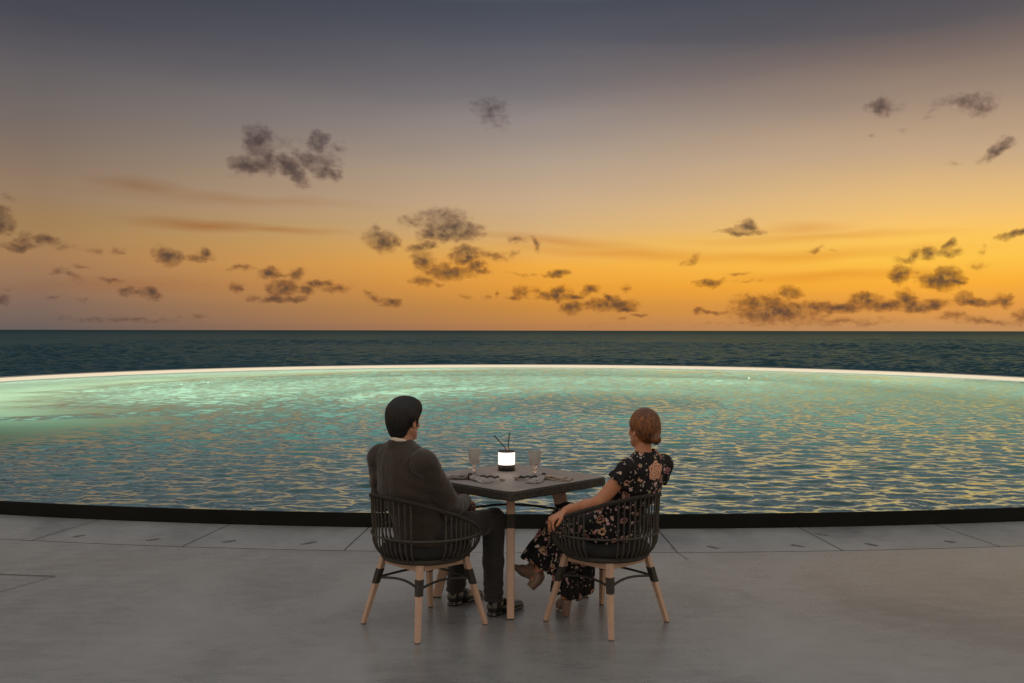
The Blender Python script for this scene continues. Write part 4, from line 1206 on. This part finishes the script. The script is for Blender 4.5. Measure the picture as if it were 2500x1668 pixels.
cB = t.ramp(g2, [(0, (.55, .40, .36, 1)), (.35, (.30, .30, .18, 1)), (.6, (.50, .32, .36, 1)), (.8, (.62, .52, .44, 1))], 'CONSTANT')
col = (.008, .008, .009, 1)
col = t.mix(m3, col, (.42, .36, .33, 1)); col = t.mix(m2, col, cB); col = t.mix(m1, col, cA)
# the large rose on the back
rc = Cw - g * .06 + rw * .010 + Z * .062
q = t.v('SUBTRACT', wp, tuple(rc)); qx = t.v('DOT_PRODUCT', q, tuple(rw), out=1); qz = t.xyz(q)[2]; qy = t.v('DOT_PRODUCT', q, tuple(g), out=1)
rad = t.v('LENGTH', t.cxyz(qx, qz, 0), out=1); ang = t.m('ARCTAN2', qz, qx)
edge = t.m('ADD', .053, t.m('ADD', t.m('MULTIPLY', t.m('SINE', t.m('MULTIPLY', ang, 5)), .004), t.m('MULTIPLY', t.m('SUBTRACT', t.noise(pos, 28, 2), .5), .03)))
spiral = t.m('SINE', t.m('ADD', t.m('MULTIPLY', rad, 420), t.m('ADD', t.m('MULTIPLY', ang, 2), t.m('MULTIPLY', t.noise(pos, 45, 2), 5))))
mr = t.m('MULTIPLY', t.m('LESS_THAN', rad, edge), t.m('LESS_THAN', qy, .02))
rose = t.mix(t.ss(spiral, -.6, .8), (.34, .15, .09, 1), (.72, .44, .30, 1))
clear = t.m('MULTIPLY', t.m('LESS_THAN', rad, t.m('ADD', edge, .008)), t.m('LESS_THAN', qy, .02))
col = t.mix(clear, col, (.008, .008, .009, 1)); col = t.mix(mr, col, rose)
t.put(t.out.inputs[0], pbsdf(t, col, .75, .25, bump(t, t.noise(pos, 22, 3, .5, .6), .008)))
part('dress', d, m_, woman)

def pump(heel, toe, up, hgt, low=True):
    """court shoe: heel point and toe point of the sole, up = direction out of the foot top"""
    h_, t_ = np.array(heel, float), np.array(toe, float); d_ = (t_ - h_) / np.linalg.norm(t_ - h_); u_ = up - d_ * (up @ d_); u_ = u_ / np.linalg.norm(u_); n_ = np.cross(d_, u_)
    lo = np.minimum(h_, t_) - .11; hi = np.maximum(h_, t_) + .11
    s = Field(lo, hi, .004); L = np.linalg.norm(t_ - h_)
    hp = h_ + u_ * hgt                                          # heel seat
    s.cone(hp + d_ * .028 + u_ * .022, hp * .45 + t_ * .55 + u_ * .022, .031, .033, .02, (n_, 1.0))
    s.cone(hp * .45 + t_ * .55 + u_ * .016, t_ - d_ * .022 + u_ * .012, .035, .018, .02, (u_, .7))
    if low: s.cone(hp + d_ * .03 + u_ * .05, hp + d_ * .10 + u_ * .065, .025, .028, .01, sub=True)
    else:
        s.cone(hp + d_ * .03 + u_ * .035, hp + d_ * .10 + u_ * .04, .036, .036, .015)
        s.cone(hp + d_ * .022 + u_ * .01, h_ + d_ * .022 + u_ * .004, .034, .027, .008)
    s.cone(hp + d_ * .026 + u_ * .004, h_ + d_ * .030 + u_ * .004, .027, .021, .006)
    s.plane(h_, -u_)
    return s
part('shoe', pump((.322, 5.630, .003), (.272, 5.835, .003), Z, .062), M_nude, woman)
part('shoe', pump((.125, 5.79, .118), (-.028, 5.93, .238), V_(.45, .3, .85), .046, False), M_nude, woman)

wr_ = V_(math.cos(wa), -math.sin(wa), 0); A_ = np.stack([wr_, wf / np.linalg.norm(wf), Z])
hh = Field((.58, 5.32, .98), (.90, 5.62, 1.26), .0040)
hh.ell(wc + Z * .024 - wf * .012, (.080, .097, .094), A_, .02)
hh.ell(wc - wf * .050 - Z * .020, (.066, .045, .060), A_, .03)
hh.ell(wc + wf * .110 - Z * .030, (.085, .075, .085), A_, .012, sub=True)
for q in (-1, 1): hh.ell(wc + wr_ * .078 * q + wf * .004 - Z * .036, (.015, .024, .032), A_, .006, sub=True)
hh.ell(wc - wf * .10 - Z * .095, (.07, .05, .03), A_, .01, sub=True)
def hfn2(P_):
    q = P_ - (wc - wf * .10 - Z * .04 + wr_ * .02); an = np.arctan2(q @ wr_, q[:, 2]); return .0009 * np.sin(an * 52 + wob(P_, 16, 41) * 2) + .0012 * wob(P_, 25, 42)
hh.disp(hfn2)
bc = wc - wf * .095 - Z * .050 + wr_ * .003
for k in range(26):     # coiled bun
    a, a2 = k * .55, (k + 1) * .55; rad_ = .027 - .0008 * k; rad2 = .027 - .0008 * (k + 1)
    cpt = lambda a_, q_, kk: bc + wr_ * math.cos(a_) * q_ + Z * math.sin(a_) * q_ * .95 - wf * (.0 + .0011 * kk)
    hh.cone(cpt(a, rad_, k), cpt(a2, rad2, k + 1), .010, .010, .003)
hh.ell(bc, (.026, .022, .026), A_, .006)
part('hair', hh, M_hair_w, woman)
